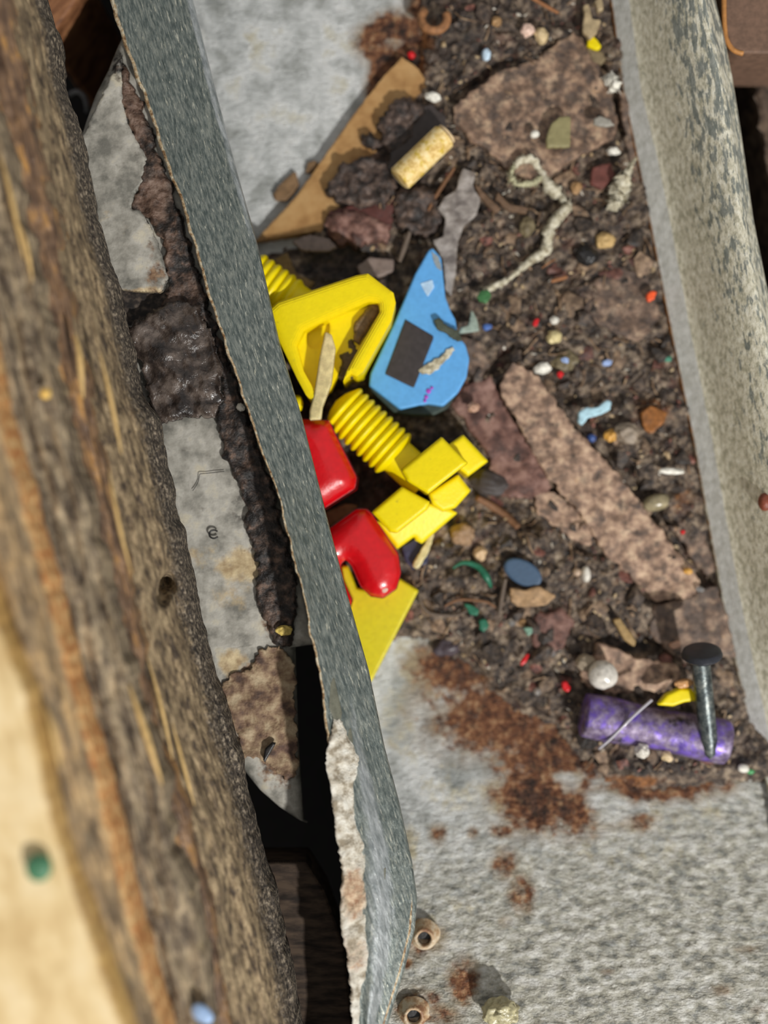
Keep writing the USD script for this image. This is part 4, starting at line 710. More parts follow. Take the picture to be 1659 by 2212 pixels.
S_ = [
 ('cardboard_scrap', 'tan cardboard scrap between the red block and the red handle', 'cardboard', [(680, 1115), (748, 1088), (775, 1092), (762, 1112), (702, 1146)], plain('dull_tan_card', (140, 108, 72), .8), .0012, .001),
 ('navy_scrap', 'navy blue plastic scrap below the screw head', 'plastic scrap', [(868, 1180), (900, 1160), (928, 1165), (925, 1220), (890, 1232), (872, 1205)], plain('navy_plastic', (52, 52, 78), .45), .0014, .0012),
 ('cream_stick', 'thin cream stick beside the navy scrap', 'stick', [(928, 1150), (938, 1152), (930, 1185), (908, 1222), (898, 1230), (890, 1222), (912, 1185)], m_cream, .0014, .003),
 ('plastic_scrap', 'crumpled grey translucent plastic scrap above the blue plate', 'plastic scrap', [(1000, 362), (1030, 372), (1022, 400), (1038, 430), (1032, 462), (1000, 490), (990, 520), (985, 590), (975, 640), (962, 625), (955, 560), (935, 520), (958, 510), (962, 470), (945, 450), (960, 425), (985, 410), (992, 380)], m_greyfilm, .0014, .0016),
 ('wood_flake', 'brown triangular wood flake on the bare metal', 'wood flake', [(590, 420), (600, 402), (634, 370), (640, 372), (646, 400), (622, 432), (594, 432)], plain('wood_flake_brown', (124, 96, 66), .7), .0014, .0),
 ('wood_flake', 'small brown wood flake touching the cardboard edge', 'wood flake', [(665, 350), (680, 344), (690, 352), (676, 372), (660, 372)], plain('wood_flake_brown', (124, 96, 66), .7), .0012, .0),
 ('wood_flake', 'olive wood flake in the hollow above the yellow peg', 'wood flake', [(590, 560), (620, 545), (640, 590), (680, 610), (650, 640), (620, 620)], plain('olive_flake', (122, 98, 56), .7), .0012, .0006),
 ('wood_flake', 'long grey flake in the dark hollow', 'wood flake', [(630, 522), (670, 505), (712, 515), (730, 535), (700, 545), (650, 540)], plain('grey_flake', (122, 106, 98), .5), .0012, .002),
 ('wood_flake', 'pale grey flake at the right of the hollow', 'wood flake', [(770, 575), (800, 555), (850, 560), (850, 585), (810, 602), (778, 595)], plain('grey_flake', (122, 106, 98), .5), .0012, .0016),
 ('olive_flake', 'olive green rounded flake on the large hardboard piece', 'flake', [(1208, 252), (1232, 250), (1232, 316), (1180, 318), (1182, 290), (1192, 266)], plain('olive_chip', (140, 132, 92), .55, mott=.08, dirt=.2), .0014, .0044),
 ('grey_flake', 'pale grey flake beside the olive flake', 'flake', [(1282, 255), (1298, 248), (1318, 256), (1330, 270), (1308, 274), (1284, 268)], plain('pale_grey', (150, 146, 136), .5), .0010, .0040),
 ('shell_flake', 'cream curved flake by the rail at the back', 'flake', [(1262, 10), (1272, 8), (1280, 40), (1298, 42), (1290, 72), (1275, 84), (1260, 68)], plain('shell_cream', (170, 150, 116), .4), .0014, .003),
 ('shell_flake', 'thin cream flake standing next to the rail', 'flake', [(1284, 0), (1300, -10), (1304, 22), (1292, 24)], plain('shell_cream', (170, 150, 116), .4), .0014, .003),
 ('yellow_chip', 'bright yellow plastic chip at the back by the rail', 'plastic chip', [(1270, 80), (1280, 72), (1300, 98), (1292, 108), (1270, 98)], m_yellow, .0016, .003),
 ('wood_flake', 'tan rounded flake under the yellow chip', 'wood flake', [(1268, 102), (1300, 110), (1312, 125), (1300, 140), (1280, 132)], plain('tan_flake', (124, 108, 80), .6), .0012, .002),
 ('cyan_scrap', 'pale cyan torn plastic scrap beside the long hardboard strip', 'plastic scrap', [(1248, 912), (1250, 890), (1268, 880), (1290, 880), (1312, 864), (1322, 868), (1320, 886), (1296, 896), (1272, 902), (1258, 918)], plain('pale_cyan', (172, 208, 222), .6, dirt=.12), .0010, .003),
 ('tan_chip', 'ragged tan chip below the blue oval disc', 'wood flake', [(1102, 1270), (1135, 1275), (1165, 1265), (1202, 1288), (1180, 1308), (1120, 1312), (1104, 1298)], plain('peach_tan', (166, 134, 98), .7, mott=.25), .0016, .003),
 ('wood_flake', 'tan wood sliver lying near the nail head', 'wood flake', [(1325, 1340), (1340, 1336), (1375, 1385), (1372, 1398), (1350, 1385)], plain('tan_sliver', (158, 130, 84), .7), .0014, .0032),
 ('wood_flake', 'pink tan chip left of the nail head', 'wood flake', [(1448, 1392), (1470, 1385), (1472, 1398), (1452, 1402)], plain('pink_tan', (186, 146, 122), .6), .0012, .005),
 ('green_chip', 'lower dark green plastic chip in the debris', 'plastic chip', [(1034, 1340), (1050, 1338), (1058, 1352), (1046, 1368), (1036, 1360)], plain('bottle_green', (34, 104, 78), .4, dirt=.2), .0012, .0022),
 ('green_chip', 'longer dark green plastic chip below the green curl', 'plastic chip', [(1000, 1302), (1018, 1306), (1038, 1318), (1032, 1332), (1014, 1326)], plain('bottle_green', (34, 104, 78), .4, dirt=.2), .0012, .0020),
 ('pale_green_chip', 'pale green translucent chip near the glass bead', 'plastic chip', [(1130, 1356), (1148, 1354), (1152, 1368), (1140, 1376)], plain('sea_green', (120, 156, 136), .3, dirt=.1), .0010, .0022),
 ('red_chip', 'narrow red chip in the dark front of the debris', 'plastic chip', [(1124, 1434), (1138, 1412), (1146, 1412), (1136, 1432), (1126, 1440)], m_red, .0010, .002),
 ('red_chip', 'red almond chip near the purple tube', 'plastic chip', [(1213, 1474), (1222, 1470), (1234, 1486), (1230, 1496), (1216, 1490)], m_red, .0012, .0022),
 ('red_chip', 'bright red chip near the end of the lint strand', 'plastic chip', [(1150, 698), (1158, 686), (1168, 688), (1162, 702), (1154, 706)], m_red, .0012, .002),
 ('red_chip', 'tiny red chip above the long hardboard strip', 'plastic chip', [(1204, 804), (1212, 800), (1220, 806), (1212, 816), (1205, 813)], m_red, .0012, .002),
 ('red_chip', 'red chip on the rust beside the cardboard tip', 'plastic chip', [(880, 112), (892, 108), (900, 118), (892, 126), (882, 122)], m_red, .0012, .0015),
 ('red_chip', 'small dull red chip beside the rail above the board end', 'plastic chip', [(1470, 1145), (1480, 1144), (1482, 1154), (1473, 1156)], m_red, .0010, .002),
 ('orange_chip', 'bright orange plastic chip next to the rail', 'plastic chip', [(1398, 634), (1410, 626), (1421, 630), (1416, 646), (1402, 652), (1397, 644)], plain('orange_plastic', (232, 88, 40), .4, dirt=.1), .0012, .003),
 ('green_lint_scrap', 'green scrap caught at the end of the lint strand', 'plastic scrap', [(1030, 640), (1040, 626), (1058, 626), (1062, 640), (1050, 656), (1036, 650)], plain('leaf_green', (58, 110, 62), .5, dirt=.1), .0010, .0034),
 ('resin_patch', 'orange brown resin patch beside the rail', 'resin patch', [(1385, 890), (1405, 876), (1440, 890), (1436, 912), (1410, 936), (1395, 930), (1388, 910)], plain('resin_orange', (140, 88, 40), .4, mott=.3, dirt=.5), .0012, .0012),
 ('blue_chip', 'small blue chip at the end of the pale bent scrap', 'plastic chip', [(1042, 700), (1062, 698), (1064, 708), (1048, 714)], plain('mid_blue', (70, 104, 170), .4, dirt=.2), .0010, .0020),
 ('bent_scrap', 'pale green bent plastic scrap between plate and lint', 'plastic scrap', [(1018, 668), (1026, 680), (1034, 700), (1036, 714), (990, 720), (996, 708), (1012, 702)], plain('pale_sage', (146, 160, 148), .4, dirt=.3), .0010, .0036),
 ('wood_flake', 'brown wood flake pointing at the grey plastic scrap', 'wood flake', [(1022, 388), (1060, 430), (1085, 452), (1070, 460), (1035, 425)], plain('umber_flake', (104, 80, 60), .7), .0014, .002),
 ('wood_flake', 'narrow brown wood flake below the large hardboard piece', 'wood flake', [(1075, 412), (1100, 440), (1142, 448), (1138, 462), (1098, 455), (1070, 430)], plain('umber_flake', (104, 80, 60), .7), .0014, .0024),
 ('wood_flake', 'brown red flake patch beside the white fuzzy lint', 'wood flake', [(1280, 360), (1320, 350), (1330, 380), (1300, 410), (1275, 395)], plain('brick_flake', (104, 58, 50), .7), .0012, .001),
]
for nm, lab, cat, poly, mt, th, lift in S_:
    scrap(nm, lab, cat, poly, mt, th, lift, ragged=.00025, bump=th * .25, bfreq=500, rnd=.0003, res=.0006, seed=len(lab))

# speckled filter, disc, nail, purple tube ...
fz = hz(905, 345) + .0006
c0, c1 = P(862, 388, fz + .005), P(962, 292, fz + .005); ln = np.linalg.norm(c1 - c0)
cf_ = thing('cigarette_filter', 'cream and yellow speckled cigarette filter beside the cardboard', 'cigarette filter', P(910, 340, fz))
part(cf_, 'wrapper', lathe([(0, .0001), (.0001, .0029), (.0005, .0033), (ln - .0006, .0033), (ln - .0002, .0030), (ln, .0001)], c0, c1, 32), M('speckled_paper', [(.3, lin(206, 170, 96)), (.5, lin(238, 208, 140)), (.7, lin(246, 224, 170))], 600, .7, layers=[dict(scale=420, gain=1.0, edge=(.02, .14), stops=[(.3, lin(188, 152, 20)), (.7, lin(222, 194, 60))], amount=.8), dict(scale=900, gain=1.0, edge=(.18, .25), stops=[(.3, lin(110, 84, 40)), (.7, lin(150, 116, 60))])]), smooth=50)
part(cf_, 'filter_end', lathe([(0, .0001), (.00005, .0027), (.0006, .0028), (.0007, .0001)], c1 + (c1 - c0) / ln * .0001 - (c1 - c0) / ln * .0001, c1 + (c1 - c0), 28), plain('filter_buff', (212, 186, 146), .9), label='buff cut end')
dz_ = hz(1130, 1238)
single('oval_disc', 'slate blue oval disc lying in the debris', 'disc', slab([(1130 + 40 * math.cos(a) + 8 * math.sin(a), 1237 + 31 * math.sin(a) + 8 * math.cos(a)) for a in np.linspace(0, 2 * np.pi, 40)[:-1]], dz_ + .0034, .0022, .0006, .0006, tilt=(.12, .1)), plain('slate_blue', (62, 86, 112), .5, mott=.06, dirt=.15), smooth=True)
nz0 = hz(1515, 1440)
nl = thing('nail', 'short grey roofing nail with a wide dark head by the rail', 'nail', P(1525, 1520, nz0))
h0, h1 = P(1512, 1416, nz0 + .0125), P(1535, 1640, nz0 + .0078); ln = np.linalg.norm(h1 - h0)
part(nl, 'shank', lathe([(0, .0022), (ln * .15, .0023), (ln * .8, .0022), (ln * .95, .0014), (ln, .0001)], h0, h1, 20), m_nail, smooth=60)
ax = (h1 - h0) / ln + np.array([0, 0, -.22]); ax /= np.linalg.norm(ax)
part(nl, 'head', lathe([(-.0002, .0001), (0, .0038), (.0004, .0046), (.0014, .0049), (.0019, .0045), (.0022, .0001)], P(1516, 1404, nz0 + .0142), P(1516, 1404, nz0 + .0142) + ax, 36), plain('dark_nail_head', (42, 44, 52), .4, dirt=.15), label='wide dark oval head', smooth=50)
t0, t1 = P(1256, 1543, hz(1300, 1560) + .0026), P(1572, 1604, hz(1500, 1600) + .0032); ln = np.linalg.norm(t1 - t0)
w = np.linspace(0, 1, 60); tv, tf = lathe([(0, .0001), (.0001, .0040)] + [(ln * a, .0054 + .0003 * math.sin(9 * a)) for a in w[1:-1]] + [(ln - .0001, .0050), (ln, .0001)], t0, t1, 40)
uu, vv = UV(tv)
single('purple_tube', 'crushed metallic purple foil tube half buried under the nail', 'tube', (tv, tf), m_purple, dict(grime=sstep(1585, 1640, vv - (uu - 1256) * .14) * 1.0 + blobs(uu, vv, [(1330, 1600, 40, 20, .5), (1470, 1560, 50, 20, .5)])))
pz = hz(1465, 1505)
single('petal', 'glossy yellow petal shaped chip on the purple tube', 'plastic chip', slab([(1420, 1524), (1440, 1500), (1470, 1486), (1495, 1488), (1511, 1505), (1506, 1515), (1480, 1518), (1455, 1527)], pz + .0088, .0018, .0008, .0005, rnd=.0004), m_yellow, smooth=True)
single('bristle', 'clear plastic bristle lying across the purple tube', 'bristle', tube(spline([P(1408, 1512, pz + .009), P(1360, 1555, pz + .0098), P(1325, 1590, pz + .0088), P(1294, 1617, pz + .006)], 30), .00038, 8), plain('clear_bristle', (186, 182, 190), .12, mott=0, dirt=0, coat=.5), smooth=True)
# lint
def lintcloud(pts, r, seed, dens=1.0):
    q = spline([P(a, b, hz(a, b, .002 + (.002 if b < 420 else 0))) for a, b in pts], 60); rg = np.random.default_rng(seed); ms = []
    rad = np.interp(np.linspace(0, 1, 60), np.linspace(0, 1, len(r)), r) * PX
    core = tube(q, rad * (.55 + .6 * rg.random(60)), 9); core = (core[0] + (fbm(core[0] * 1200, 3, seed) - .5)[:, None] * rad.mean() * [1.6, 1.6, .8], core[1]); ms.append(core)
    for k in range(int(90 * dens)):
        i = rg.integers(0, 60); d = rg.normal(size=3) * [1, 1, .4]; d /= np.linalg.norm(d); a = q[i] + d * rad[i] * .5
        ms.append(tube(np.array([a, a + d * rad[i] * .35 + rg.normal(size=3) * .0002, a + d * rad[i] * .5 + rg.normal(size=3) * .0006]), [.00012, .00009, .00005], 4))
    return join(*ms)
single('lint_strand', 'long off white lint strand trailing down from the large hardboard piece', 'lint', lintcloud([(1112, 365), (1125, 345), (1150, 345), (1168, 372), (1185, 400), (1210, 425), (1225, 445), (1205, 470), (1185, 500), (1178, 540), (1150, 560), (1120, 585), (1095, 605), (1060, 622), (1045, 630)], [6, 11, 8, 9, 14, 10, 13, 14, 13, 14, 9, 7, 6, 9, 8], 3, 2), m_lint, smooth=True)
single('lint_ring', 'small tangled lint ring on the edge of the large hardboard piece', 'lint', lintcloud([(1108, 360), (1105, 385), (1120, 398), (1150, 396), (1170, 380)], [5, 5, 6, 7, 5], 4), plain('greenish_lint', (176, 172, 140), .9), smooth=True)
single('lint_tuft', 'white fuzzy lint tuft with a thin tail by the rail', 'lint', lintcloud([(1370, 345), (1355, 372), (1345, 392), (1335, 420), (1325, 448)], [3, 7, 21, 23, 13], 5, 1.0), m_lint, smooth=True)
single('lint_tuft', 'white crumpled lint tuft at the edge of the rail', 'lint', lintcloud([(1310, 168), (1322, 175), (1330, 182), (1318, 196)], [8, 13, 10, 6], 6), m_white, smooth=True)
# green curl, twigs, hair
single('green_curl', 'dark green curled plastic ribbon in the debris', 'plastic scrap', tube(spline([P(978, 1228, hz(978, 1228, .002)), P(1005, 1215, hz(1005, 1215, .003)), P(1030, 1222, hz(1030, 1222, .0032)), P(1050, 1245, hz(1050, 1245, .003)), P(1060, 1268, hz(1060, 1268, .002))], 30), np.interp(np.linspace(0, 1, 30), [0, .3, .75, 1], [.0003, .0007, .0010, .0004]), 9), plain('bottle_green', (34, 104, 78), .4), smooth=True)
TW = [('orange brown twig at the back edge of the debris', [(1140, -10), (1170, 8), (1206, 28)], 4, .003), ('thin orange twig right of the speckled filter', [(982, 362), (960, 395), (938, 430), (925, 455)], 4, .0022), ('brown twig in the dirt above the blue plate', [(885, 500), (875, 530), (862, 565)], 6, .003),
      ('tan straw across the debris below the lint', [(1200, 560), (1180, 572), (1170, 580)], 1.5, .003), ('thin brown curved root beside the green curl', [(960, 1310), (1000, 1295), (1050, 1300), (1070, 1312)], 3, .002), ('grey twig leaning beside the tan chip', [(1092, 1250), (1085, 1285), (1078, 1330)], 5, .002),
      ('short orange twig right of the dark bead', [(1190, 608), (1225, 598)], 4, .002), ('dark bent stem below the screw head', [(1030, 1075), (1080, 1105), (1120, 1140)], 9, .0006), ('tan root curl under the green curl', [(905, 1290), (930, 1325), (980, 1330), (1010, 1318)], 3, .0015)]
for k, (lab, pts, r, lift) in enumerate(TW):
    single('twig', lab, 'twig', tube(spline([P(a, b, hz(a, b, lift)) for a, b in pts], 24), r * PX * (.7 + .4 * np.sin(np.linspace(.2, 2.9, 24))), 7), plain(['orange_twig', 'brown_twig', 'grey_twig'][k % 3], [(150, 100, 62), (118, 82, 54), (100, 86, 74)][k % 3], .7), smooth=True)
sz = .0250
single('hair', 'thin dark hair on the bare metal sheet', 'hair', tube(spline([P(485, 1018, sz), P(450, 1022, sz), P(432, 1024, sz + .0002), P(428, 1040, sz), P(416, 1060, sz)], 40), .00009, 6), m_char, smooth=True)
single('seed', 'black seed husk on the rusty corner of the sheet', 'seed', slab([(568, 1642), (572, 1618), (588, 1604), (596, 1606), (582, 1630), (572, 1648)], .0272, .0010, .0004, .0004), m_char, smooth=True)
single('wire_curl', 'small dark curled wire ring on the metal sheet', 'wire', tube(np.array([P(462 + 10 * math.cos(a), 1154 + 9 * math.sin(a), .0251 + .0004 * math.sin(a / 2)) for a in np.linspace(.6, 5.6, 30)]), .00022, 7), m_char, smooth=True)
single('yellow_crumb', 'pale yellow crumb in the shade of the strip', 'crumb', pebble(614, 1362, .0262, 15, 10, .002, seed=8, rough=.4), plain('pale_yellow', (216, 190, 104), .6), smooth=True)
single('white_crumb', 'white crumb against the left edge of the strip', 'crumb', pebble(520, 880, .0268, 8, 8, .0018, seed=9, rough=.3), m_white, smooth=True)
single('tan_bead', 'tiny gold bead on the grey ply of the beam', 'bead', pebble(98, 850, .0815, 9, 9, .0018, seed=2, rough=.1), plain('gold_bead', (222, 182, 96), .4, dirt=0), smooth=True)
single('green_bead', 'round green bead on the tan face of the beam', 'bead', pebble(84, 1874, .1012, 19, 20, .0026, seed=2, rough=.1), plain('bead_green', (70, 122, 88), .5, dirt=.2), smooth=True)
single('blue_chip', 'pale blue oval chip on the front of the beam', 'plastic chip', pebble(437, 2190, .0800, 20, 13, .0018, rot=-.7, seed=2, rough=.06), plain('pale_blue', (150, 180, 220), .45, dirt=.1), smooth=True)
single('pale_nodule', 'pale lumpy corrosion nodule at the front of the tray', 'nodule', pebble(1080, 2188, float(tray_z(.03, -.12)) - .0005, 34, 26, .006, seed=6, rough=.5, sub=4), plain('nodule_cream', (176, 168, 132), .35, mott=.25), smooth=True)
single('rusty_fragment', 'curved rust brown fragment at the back of the tray', 'rust fragment', tube(np.array([P(938 + 28 * math.cos(a), 40 + 26 * math.sin(a), hz(938, 60, .003) + .001 * math.sin(a)) for a in np.linspace(-.4, 3.9, 30)]), .0011, 9), plain('rust_tan', (150, 104, 66), .7, mott=.3), smooth=True)

# ---- little stones, beads and crumbs that can be told apart
PB = [('white_stone', 'round translucent white stone on the tan board by the tube', 'stone', 1302, 1458, 31, 30, .0062, .0044, plain('milky', (206, 200, 190), .2, dirt=.15, coat=.4)),
 ('grey_stone', 'rough grey stone beside the milky stone', 'stone', 1264, 1432, 20, 16, .004, .003, plain('grey_stone', (150, 136, 116), .6)),
 ('cream_pebble', 'smooth cream oval pebble between long strip and rail', 'pebble', 1420, 1085, 32, 18, .004, .0004, plain('cream_pebble', (150, 138, 108), .25, dirt=.1, coat=.4)),
 ('grey_pebble', 'grey stone beside the gold crumb', 'pebble', 1356, 936, 26, 22, .004, .0004, plain('stone_grey', (146, 132, 116), .6)),
 ('gold_crumb', 'golden crumb beside the grey stone', 'crumb', 1319, 942, 14, 13, .003, .001, plain('golden', (214, 160, 74), .45, dirt=.15)),
 ('blue_bead', 'dark blue bead under the cyan scrap', 'bead', 1278, 946, 10, 9, .002, .001, plain('deep_blue', (64, 90, 150), .3, dirt=.1)),
 ('white_bead', 'oval white bead right of the blue disc', 'bead', 1266, 1240, 10, 17, .003, .001, plain('pearl', (220, 214, 202), .25, dirt=.05, coat=.4)),
 ('cream_bead', 'cream glossy bead touching the oval white bead', 'bead', 1246, 1236, 9, 9, .002, .001, plain('cream_bead', (190, 164, 140), .3)),
 ('glass_bead', 'clear glass bead near the lower green chip', 'bead', 1105, 1344, 9, 9, .002, .001, m_glass),
 ('glass_bead', 'clear glass bead between the two red chips', 'bead', 1192, 1410, 9, 9, .002, .001, m_glass),
 ('glass_bead', 'clear glass bead in the dark dirt left of the tube', 'bead', 1160, 1494, 9, 9, .002, .001, m_glass),
 ('tan_bead', 'tan bead beside the clear glass bead', 'bead', 1128, 1344, 9, 9, .002, .001, plain('tan_bead_', (166, 130, 88), .5)),
 ('peach_crumb', 'peach crumb above the green curl', 'crumb', 1036, 1196, 14, 15, .003, .001, plain('peach', (206, 174, 134), .6)),
 ('peach_crumb', 'rough peach crumb below the yellow screw head', 'crumb', 1000, 1155, 24, 22, .004, .0004, plain('dull_peach', (156, 126, 96), .7)),
 ('white_crumb', 'white crumb on the dirt behind the filter', 'crumb', 935, 210, 16, 9, .002, .003, m_white),
 ('pink_crumb', 'pinkish white crumb on the back corner of the hardboard', 'crumb', 1140, 66, 14, 12, .003, .002, plain('pink_white', (222, 190, 172), .35)),
 ('cream_crumb', 'cream curled crumb beside the pinkish crumb', 'crumb', 1170, 76, 13, 16, .003, .002, plain('cream_crumb', (204, 180, 138), .5)),
 ('blue_fleck', 'pale blue glossy fleck behind the hardboard', 'plastic chip', 1050, 118, 9, 12, .002, .001, plain('ice_blue', (190, 212, 230), .3, dirt=0)),
 ('white_bead', 'small shiny white bead left of the olive flake', 'bead', 1155, 290, 10, 8, .002, .004, m_white),
 ('white_fleck', 'shiny white fleck between hardboard and rail', 'fleck', 1326, 327, 14, 8, .002, .001, m_white),
 ('cream_crumb', 'rough cream crumb right of the black lump', 'crumb', 1306, 520, 20, 16, .003, .001, plain('cream_crumb2', (192, 160, 106), .6)),
 ('black_lump', 'black charcoal lump in the middle of the debris', 'charcoal lump', 1268, 553, 24, 20, .004, .001, m_char),
 ('white_crumb', 'white crumb left of the orange chip', 'crumb', 1352, 640, 16, 9, .002, .001, m_white),
 ('white_crumb', 'second white crumb beside the orange chip', 'crumb', 1366, 655, 14, 8, .002, .001, m_white),
 ('cream_crumb', 'cream crumb below the bright red chip', 'crumb', 1196, 728, 15, 14, .003, .001, plain('butter', (214, 198, 146), .4)),
 ('white_crumb', 'white oblong crumb above the tip of the long strip', 'crumb', 1176, 794, 22, 11, .002, .001, m_white),
 ('white_fleck', 'white fleck above the cream crumb', 'fleck', 1198, 692, 9, 8, .002, .001, m_white),
 ('blue_fleck', 'pale blue fleck between the tiny red chip and the rail', 'fleck', 1311, 783, 11, 7, .0015, .001, plain('fleck_blue', (150, 172, 216), .3, dirt=0)),
 ('blue_fleck', 'blue fleck on the olive pebble', 'fleck', 1220, 778, 8, 6, .0015, .0035, plain('fleck_blue', (150, 172, 216), .3, dirt=0)),
 ('olive_pebble', 'olive pebble above the tip of the long strip', 'pebble', 1220, 780, 28, 20, .003, .0004, plain('olive_pebble', (112, 100, 74), .5)),
 ('green_fleck', 'teal fleck at the edge of the rail', 'fleck', 1440, 774, 11, 7, .0015, .001, plain('teal', (74, 140, 116), .4)),
 ('white_stick', 'short white stick on the dirt beside the rail', 'stick', 1450, 1018, 26, 7, .0018, .002, m_white),
 ('white_cube', 'white cube shaped bead in front of the purple tube', 'bead', 1386, 1622, 15, 15, .004, .0034, plain('pearl', (220, 214, 202), .25)),
 ('cream_crumb', 'cream crumb in front of the purple tube', 'crumb', 1440, 1634, 12, 10, .002, .004, plain('cream_crumb', (204, 180, 138), .5)),
 ('purple_pebble', 'dark purple grey pebble at the front edge of the dirt', 'pebble', 968, 1395, 30, 22, .004, -.0004, plain('plum', (70, 60, 66), .4)),
 ('white_bead', 'shiny white bead at the front end of the rail', 'bead', 1606, 1660, 12, 9, .002, .0005, m_white),
 ('green_fleck', 'bright green fleck beside the shiny white bead', 'fleck', 1622, 1666, 8, 6, .0015, .0005, plain('fleck_green', (70, 150, 90), .4)),
 ('olive_pebble', 'olive brown pebble right of the lint strand start', 'pebble', 1138, 492, 16, 20, .003, .001, plain('olive_pebble', (112, 100, 74), .5)),
 ('tan_crumb', 'tan crumb left of the white fuzzy lint', 'crumb', 1244, 406, 11, 12, .002, .001, plain('tan_bead_', (166, 130, 88), .5)),
 ('tan_crumb', 'round tan crumb at the back of the debris', 'crumb', 1072, 48, 10, 10, .002, .001, plain('tan_bead_', (166, 130, 88), .5)),
 ('orange_crumb', 'orange crumb on the lower end of the long strip', 'crumb', 1486, 1234, 9, 7, .0015, .004, plain('golden', (214, 160, 74), .45)),
 ('copper_crumb', 'copper coloured crumb behind the yellow petal', 'crumb', 1478, 1476, 18, 9, .002, .007, plain('copper', (210, 158, 106), .3, dirt=.1)),
 ('clear_bead', 'clear bead at the corner of the long strip', 'bead', 1512, 1273, 9, 6, .0016, .004, m_glass),
 ('cream_crumb', 'cream crumb left of the reddish slab corner', 'crumb', 1022, 880, 12, 10, .002, .0035, plain('pink_tan', (186, 146, 122), .6)),
 ('dark_stone', 'dark grey stone under the edge of the long strip', 'stone', 1060, 1040, 40, 26, .004, -.0004, plain('slate_board', (58, 50, 48), .6))]
for k, (nm, lab, cat, a, b, ru, rv, h, lift, mt) in enumerate(PB):
    single(nm, lab, cat, pebble(a, b, hz(a, b) + lift - h * .2 - (.0008 if lift < .002 else 0), ru, rv, h, rot=(k * 1.3) % 3 * .2 - .3, rough=.1 if 'bead' in nm or nm == 'cream_pebble' else .14 if nm == 'white_stone' else .45, seed=200 + k), mt, smooth=True)

# ---- countless alike crumbs: individuals, copies of a few first ones, and fine grit
rg = np.random.default_rng(77); bedpix = Polygon([(960, 20), (1300, 0), (1330, 200), (1380, 430), (1430, 690), (1490, 980), (1550, 1300), (1600, 1560), (1560, 1660), (1300, 1660), (1200, 1560), (1080, 1500), (980, 1400), (880, 1330), (880, 1210), (1000, 1100), (1040, 960), (980, 880), (1020, 760), (960, 500), (860, 560), (720, 540), (860, 300)])
def spot():
    while True:
        a, b = rg.uniform(700, 1620), rg.uniform(0, 1680)
        if shapely.contains_xy(bedpix, a, b): return a, b
cm = {'dark': M('crumb_dark', [(.3, lin(34, 28, 25)), (.5, lin(62, 51, 44)), (.7, lin(92, 78, 66))], 600, .55, vary=.5, bump=[(1200, .0003, (1, 1, 1))]), 'brown': M('crumb_brown', [(.3, lin(88, 70, 56)), (.5, lin(120, 98, 78)), (.7, lin(150, 126, 102))], 600, .65, vary=.35, bump=[(1200, .0003, (1, 1, 1))]),
      'tan': M('crumb_tan', [(.3, lin(140, 116, 86)), (.5, lin(172, 148, 112)), (.7, lin(200, 178, 142))], 600, .6, vary=.25), 'red': M('crumb_red', [(.3, lin(70, 42, 36)), (.5, lin(104, 62, 52)), (.7, lin(134, 90, 76))], 600, .6, vary=.4), 'pale': M('crumb_pale', [(.3, lin(176, 166, 148)), (.7, lin(222, 216, 204))], 600, .4, vary=.2)}
def crumb_shape(seed, flat):
    r = np.random.default_rng(seed); pts = r.normal(size=(16, 3)); pts /= np.linalg.norm(pts, axis=1, keepdims=True); pts *= (.75 + .4 * r.random((16, 1)))
    pts *= [1.25, .8, flat]; h = trimesh.convex.convex_hull(pts); h.apply_translation((0, 0, -h.bounds[0, 2])); return h
for key, nm, lab, cat, count, size, flat in (('dark', 'soil_crumb', 'dark soil crumb scattered in the debris bed', 'crumb', 120, (8, 28), .5), ('brown', 'wood_crumb', 'brown wood crumb scattered in the debris bed', 'crumb', 90, (9, 32), .22), ('tan', 'straw_crumb', 'small tan crumb scattered in the debris bed', 'crumb', 34, (4, 10), .5), ('red', 'bark_crumb', 'reddish bark crumb scattered in the debris bed', 'crumb', 40, (8, 26), .3), ('pale', 'pale_grit', 'tiny pale grit grain scattered in the debris bed', 'grit', 30, (3, 6), .6)):
    for q in range(4):
        first = None
        for _ in range(count // 4):
            a, b = spot(); s = rg.uniform(*size) * PX; z = hz(a, b); p = P(a, b, z - s * .25)
            path = numbered('/World', nm)
            x = UsdGeom.Xform.Define(stage, path); x.AddTranslateOp().Set(Gf.Vec3d(*map(float, p)))
            x.AddRotateXYZOp().Set(Gf.Vec3f(float(rg.uniform(-18, 18)), float(rg.uniform(-18, 18)), float(rg.uniform(0, 360)))); x.AddScaleOp().Set(Gf.Vec3f(s, s * float(rg.uniform(.7, 1.1)), s))
            keys(x.GetPrim(), lab, cat, lab.replace('crumb', 'crumbs').replace('grain', 'grains'))
            if first is None:
                first = path; usdkit.mesh(stage, path + '/grain', crumb_shape(len(nm) * 7 + q, flat), cm[key], smooth=False)
            else:
                x.GetPrim().GetReferences().AddInternalReference(first); x.GetPrim().SetInstanceable(True)
rf = []
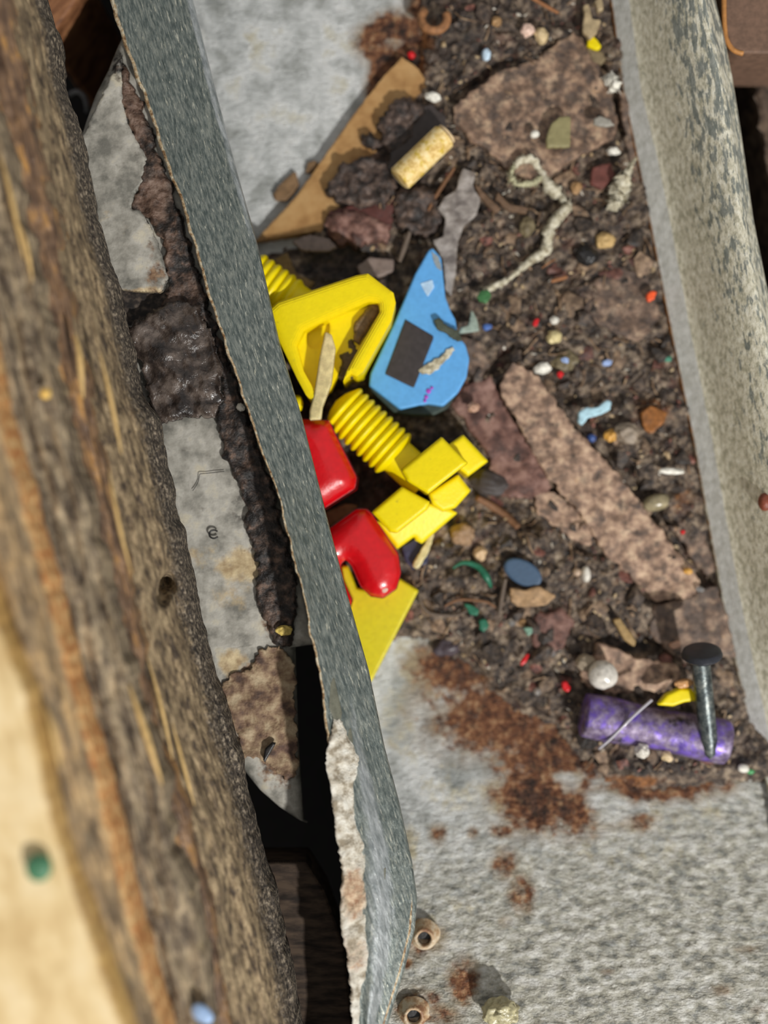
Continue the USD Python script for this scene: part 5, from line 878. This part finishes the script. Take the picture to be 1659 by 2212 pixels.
for k in range(230):
    a, b = spot(); an = rg.uniform(0, 2 * np.pi); l = rg.uniform(12, 46); cvt = rg.uniform(-.9, .9); pts = []
    for j in range(6):
        pts.append((a, b)); a += math.cos(an) * l / 5; b += math.sin(an) * l / 5; an += cvt / 5 + rg.normal() * .15
    rf.append(tube(np.array([P(x, y, hz(x, y) + .0006) for x, y in pts]), rg.uniform(.00010, .00028), 5))
part(bed, 'root_fibres', join(*rf), M('root_brown', [(.3, lin(84, 64, 48)), (.5, lin(128, 102, 78)), (.7, lin(168, 142, 112))], 300, .7), smooth=True, kind='stuff', label='thin brown root fibres strewn over the dirt')
# fine grit: uncountable
pi = UsdGeom.PointInstancer.Define(stage, '/World/dirt/grit'); keys(pi.GetPrim(), 'fine dark and tan grit sprinkled over the dirt', None, None, 'stuff')
pos, sc_, ori, ind = [], [], [], []
for k, (key, wgt, flat) in enumerate((('dark', .4, .7), ('brown', .3, .5), ('tan', .1, .6), ('red', .15, .5), ('pale', .05, .7))):
    usdkit.mesh(stage, f'/World/dirt/grit/grain_{k:03d}' if k else '/World/dirt/grit/grain', crumb_shape(500 + k, flat), cm[key], smooth=False)
    for _ in range(int(2600 * wgt)):
        a, b = spot(); s = rg.uniform(1.8, 5.5) * PX; q = P(a, b, .004); 
        pos.append(q); sc_.append((s, s * rg.uniform(.6, 1.1), s)); w = rg.uniform(0, np.pi); ori.append((math.cos(w), 0, 0, math.sin(w))); ind.append(k)
pos = np.array(pos); pos[:, 2] = np.maximum(bed_h(pos[:, 0], pos[:, 1]), tray_z(pos[:, 0], pos[:, 1]) + .0006)
pi.CreatePrototypesRel().SetTargets([Sdf.Path('/World/dirt/grit/grain')] + [Sdf.Path(f'/World/dirt/grit/grain_{k:03d}') for k in range(1, 5)])
pi.CreatePositionsAttr(Vt.Vec3fArray.FromNumpy(pos.astype(np.float32))); pi.CreateScalesAttr(Vt.Vec3fArray.FromNumpy(np.array(sc_, np.float32)))
pi.CreateProtoIndicesAttr(Vt.IntArray(ind)); pi.CreateOrientationsAttr(Vt.QuathArray([Gf.Quath(*map(float, o)) for o in ori]))
